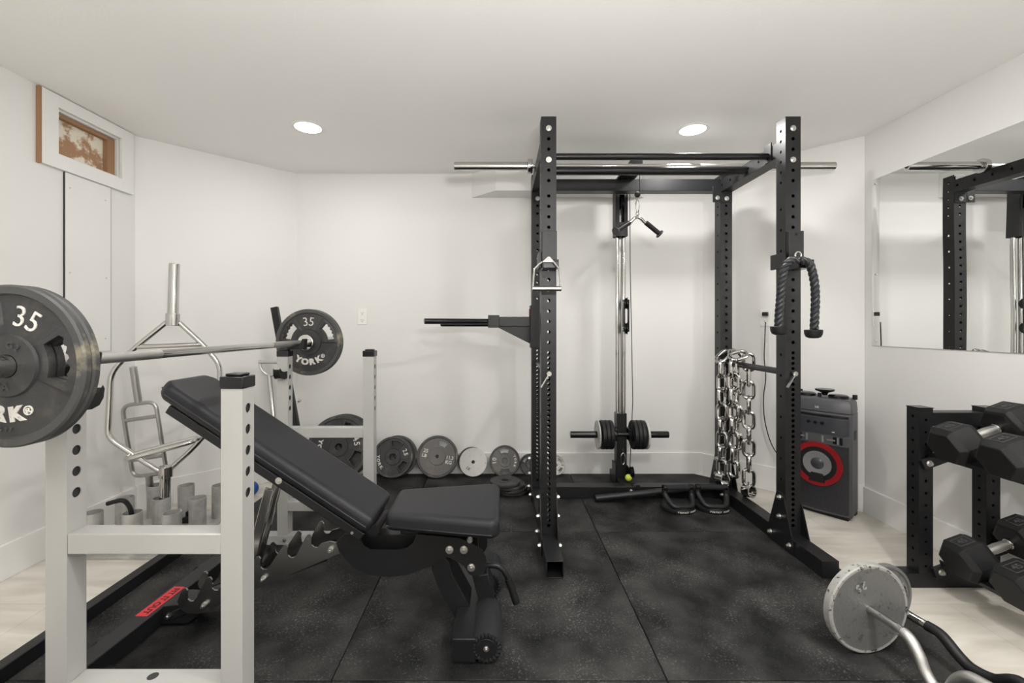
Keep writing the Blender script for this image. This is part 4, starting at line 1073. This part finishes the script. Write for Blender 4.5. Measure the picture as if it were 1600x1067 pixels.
cy = [(1196, 503), (1195, 530), (1194, 560), (1196.5, 590), (1193, 620), (1194, 650), (1199, 675), (1207, 697), (1220, 716), (1240, 735)]
q = []
for k, (x, y) in enumerate(cy):
    u = (x - VX) / F; Yw = (4.88 - .055 - .03 * (k / 9)) / (1 + u); q.append(P(x, y, Yw))
build('cable', MB().tube(smooth(q, 6), .0035, 8), 'cable_black', cord)

# ================================================================== MIRROR
mr = thing('wall_mirror', 'large frameless mirror on the right wall above the dumbbells', 'mirror', (XW, 1.5, .99))
build('glass', MB().box(XW - .0055, XW - .0005, .35, 2.63, .985, 1.955), 'mirror_glass', mr)
b = MB()
for y, z in ((2.605, 1.925), (2.605, 1.40), (2.605, 1.012)): b.mark().cyl((XW - .0055, y, z), (XW - .009, y, z), .006, n=14)
build('mirror_screw', b, 'zinc', mr)

# ================================================================== DUMBBELL RACK
dr = thing('dumbbell_rack', 'low black steel dumbbell rack with perforated posts at the right wall', 'rack', (1.95, 1.5, FZ))
hl = [.04 + .0467 * k for k in range(16)]
for y0 in (1.91, .62):
    for x0 in (1.787, 2.074):
        mb = MB(); hs = [FZ + .062 + .03 + .0520 * k for k in range(13)]
        upright(mb, x0, x0 + .060, y0, y0 + .058, FZ + .062, .748, hs, [h + .012 for h in hs], .0065, .0065, sides='fl')
        build('upright', mb, 'black_steel', dr)
    build('base_foot', MB().box(1.655, 2.172, y0, y0 + .060, FZ + .0005, FZ + .062), 'black_steel', dr, .002)
    build('top_beam', MB().box(1.847, 2.074, y0 + .002, y0 + .058, .672, .73), 'black_steel', dr, .002)
    build('post_cap', MB().mark().box(1.785, 1.849, y0 - .002, y0 + .060, .748, .751).mark().box(2.072, 2.136, y0 - .002, y0 + .06, .748, .751), 'black_gloss', dr)
TA = R(20)
def tray(xc, zc):
    Mt = Matrix.Translation((xc, 0, zc)) @ Matrix.Rotation(-TA, 4, 'Y')
    for x in (-.12, .12):
        build('rail', MB().box(x - .028, x + .028, .62, 1.905, -.006, 0, Mt).box(x - .028 if x < 0 else x + .022, x - .022 if x < 0 else x + .028, .62, 1.905, 0, .012, Mt), 'black_steel', dr)
    pl = build('rail_bracket', MB().box(-.19, .155, 1.893, 1.909, -.052, -.007, Mt), 'black_steel', dr, .002)
    b = MB(); v = Mt @ Vector((-.165, 1.893, -.03)); bolt(b, v, (0, -1, 0), .011, .010); v = Mt @ Vector((.13, 1.893, -.03)); bolt(b, v, (0, -1, 0), .011, .010); build('bolt', b, 'zinc', pl)
ap = .0725; rc = ap / cos(pi / 6)
def dumbbell(x, y, z, lab, proto=None):
    if proto is None:
        t = thing('dumbbell', lab, 'dumbbell', (x, y, z), (0, -TA, 0), 'rubber hex dumbbells')
        for s in (-1, 1):
            mb = MB(); prof = [(.062, .72), (.068, .90), (.085, 1.0), (.155, 1.0), (.178, .80)]
            vs = []; nn = 6
            for a, k in prof:
                for i in range(nn):
                    th = 2 * pi * i / nn + 0; vs.append((s * a, rc * k * cos(th), rc * k * sin(th)))
            m_ = len(prof)
            mb.add(vs, [(i * nn + k, i * nn + (k + 1) % nn, (i + 1) * nn + (k + 1) % nn, (i + 1) * nn + k) for i in range(m_ - 1) for k in range(nn)] + [tuple(range(nn)), tuple(range((m_ - 1) * nn, m_ * nn))])
            hd_ = build('hex_head', mb, 'rubber', t, .003, local=True, ang=20)
            fr_ = MB(); x0 = s * .12
            fr_.box(x0 - .030, x0 + .030, -.024, -.021, ap, ap + .0015); fr_.box(x0 - .030, x0 + .030, .021, .024, ap, ap + .0015); fr_.box(x0 - .030, x0 - .027, -.021, .021, ap, ap + .0015); fr_.box(x0 + .027, x0 + .030, -.021, .021, ap, ap + .0015)
            put_text(fr_, '45', .034, Matrix.Translation((x0, 0, ap + .0003)) @ Matrix.Rotation(0, 4, 'Z'), .0012, .0005)
            build('weight_mark', fr_, 'letter_dim', hd_, local=True)
        hp_ = [(.0, -.066), (.016, -.066), (.0155, -.045), (.0175, -.02), (.0185, 0), (.0175, .02), (.0155, .045), (.016, .066), (0, .066)]
        build('handle', MB().lathe(hp_, 24, Matrix.Rotation(-pi / 2, 4, 'Z')), 'knurl', t, local=True)
        build('handle_collar', MB().mark().cyl((-.066, 0, 0), (-.046, 0, 0), .020, n=24).mark().cyl((.046, 0, 0), (.066, 0, 0), .020, n=24), 'chrome', t, .002, local=True)
        return t
    t = copy_tree(proto); t.location = (x, y, z); t['label'] = lab; return t
def on_tray(xc, zc): return xc - sin(TA) * 0 + (-sin(TA)) * -0, zc
# tray centre points lie one apothem below the dumbbell axes
def tr_from(xa, za): return (xa + sin(TA) * (ap + .001), za - cos(TA) * (ap + .001))
ua, la = (1.935, .672), (1.985, .212)
# rotation by -TA about Y tilts +x upwards; the tray normal is (-sin, 0, cos)
tray(*tr_from(*ua)); tray(*tr_from(*la))
p_ = dumbbell(ua[0], 1.79, ua[1], 'black hex dumbbell on the upper tray beside the rack post')
dumbbell(ua[0] - .0, 1.60, ua[1], 'black hex dumbbell on the upper tray, cut by the right picture edge', p_)
dumbbell(la[0], 1.79, la[1], 'black hex dumbbell on the lower tray beside the rack post', p_)
dumbbell(la[0] - .0, 1.60, la[1], 'black hex dumbbell on the lower tray, low in the right picture edge', p_)

# ================================================================== CURL BARS
def ezbar(lab, pts, m_, cuts, r=.0135):
    t = thing('curl_bar', lab, 'curl bar', pts[0])
    sm = smooth(pts, 8)
    build('shaft', MB().tube(sm, r, 16), 'chrome', t)
    i0, i1 = cuts
    build('grip_coating', MB().tube(sm[i0:i1], r + .003, 16), m_, t)
    return t
Y0 = 1.513
z = lambda h: H - h
# front bar: pixel-derived path with a mirrored far half outside the frame
pf = [Vector((1.228, 1.60, z(.952))), Vector((1.237, 1.513, z(.95))), Vector((1.250, 1.415, z(.95))), Vector((1.253, 1.372, z(.955))), Vector((1.255, 1.343, z(.986))), Vector((1.256, 1.322, z(1.023))),
      Vector((1.259, 1.295, z(1.045))), Vector((1.264, 1.262, z(1.03))), Vector((1.268, 1.235, z(.975))), Vector((1.274, 1.195, z(.948))), Vector((1.29, 1.10, z(.955))), Vector((1.30, 1.04, z(1.035))), Vector((1.305, .98, z(1.03))),
      Vector((1.31, .93, z(.955))), Vector((1.325, .80, z(.95))), Vector((1.335, .68, z(.95)))]
ezbar('chrome curl bar with silver worn grips through the front grey plate', pf, 'knurl', (20, 104))
pg = [Vector((1.388, 1.68, z(.985))), Vector((1.393, 1.63, z(.985))), Vector((1.412, 1.55, z(.998))), Vector((1.425, 1.495, z(1.0))), Vector((1.435, 1.455, z(1.005))), Vector((1.441, 1.405, z(1.037))),
      Vector((1.447, 1.368, z(1.05))), Vector((1.455, 1.315, z(1.04))), Vector((1.46, 1.25, z(1.0))), Vector((1.465, 1.18, z(1.045))), Vector((1.47, 1.10, z(1.05))), Vector((1.48, 1.0, z(1.0))), Vector((1.49, .88, z(.985))), Vector((1.495, .80, z(.985)))]
ezbar('curl bar with black coated grips behind the chrome one', pg, 'rubber', (24, 90))
ca = math.atan2(.013, .098)
gp = 'grey iron plates on the curl bars'
plate('weight_plate', 'round grey cast 25 plate with chipped rim on the chrome curl bar', .148, .030, .03, .0138, [], (1.237, 1.515, .1495), (0, 0, R(7)), 'iron_grey', 'iron_rim', gp,
      [('25', .036, .085, 113, True, 'iron_rim', .0008, (1, .6))], .0005, rimw=.012, ridge=False)
plate('weight_plate', 'grey plate with hand slots behind the big chipped one on the black-gripped bar', .116, .022, .034, .0138, [(0, 22), (120, 22), (240, 22)], (1.393, 1.63, .1175), (0, 0, R(9)), 'iron_grey', 'iron_grey', gp, (), .004)
plate('weight_plate', 'grey cast plate on the camera end of the chrome curl bar', .148, .030, .03, .0138, [], (1.333, .70, .1495), (0, 0, R(7)), 'iron_grey', 'iron_rim', gp, (), .0005, rimw=.012, ridge=False)
plate('weight_plate', 'grey slotted plate on the camera end of the black-gripped curl bar', .116, .022, .034, .0138, [(0, 22), (120, 22), (240, 22)], (1.494, .83, .1175), (0, 0, R(5)), 'iron_grey', 'iron_grey', gp, (), .004)

# ================================================================== CAMERA, WORLD, VIEW
cam = bpy.data.cameras.new('camera'); co = bpy.data.objects.new('camera', cam); COL.objects.link(co)
co.location = (0, 0, H); co.rotation_euler = (pi / 2, 0, 0)
cam.sensor_width = 36; cam.lens = 36 * F / 1600
cam.shift_x = (800 - VX) / 1600; cam.shift_y = -(533.5 - VY) / 1600
cam.clip_start = .02
SC.camera = co
wd = bpy.data.worlds.new('world'); SC.world = wd; wd.use_nodes = True
wd.node_tree.nodes['Background'].inputs[0].default_value = (1, .98, .95, 1); wd.node_tree.nodes['Background'].inputs[1].default_value = .3
SC.view_settings.view_transform = 'Standard'; SC.view_settings.look = 'None'; SC.view_settings.gamma = 1
SC.view_settings.exposure = 0.05
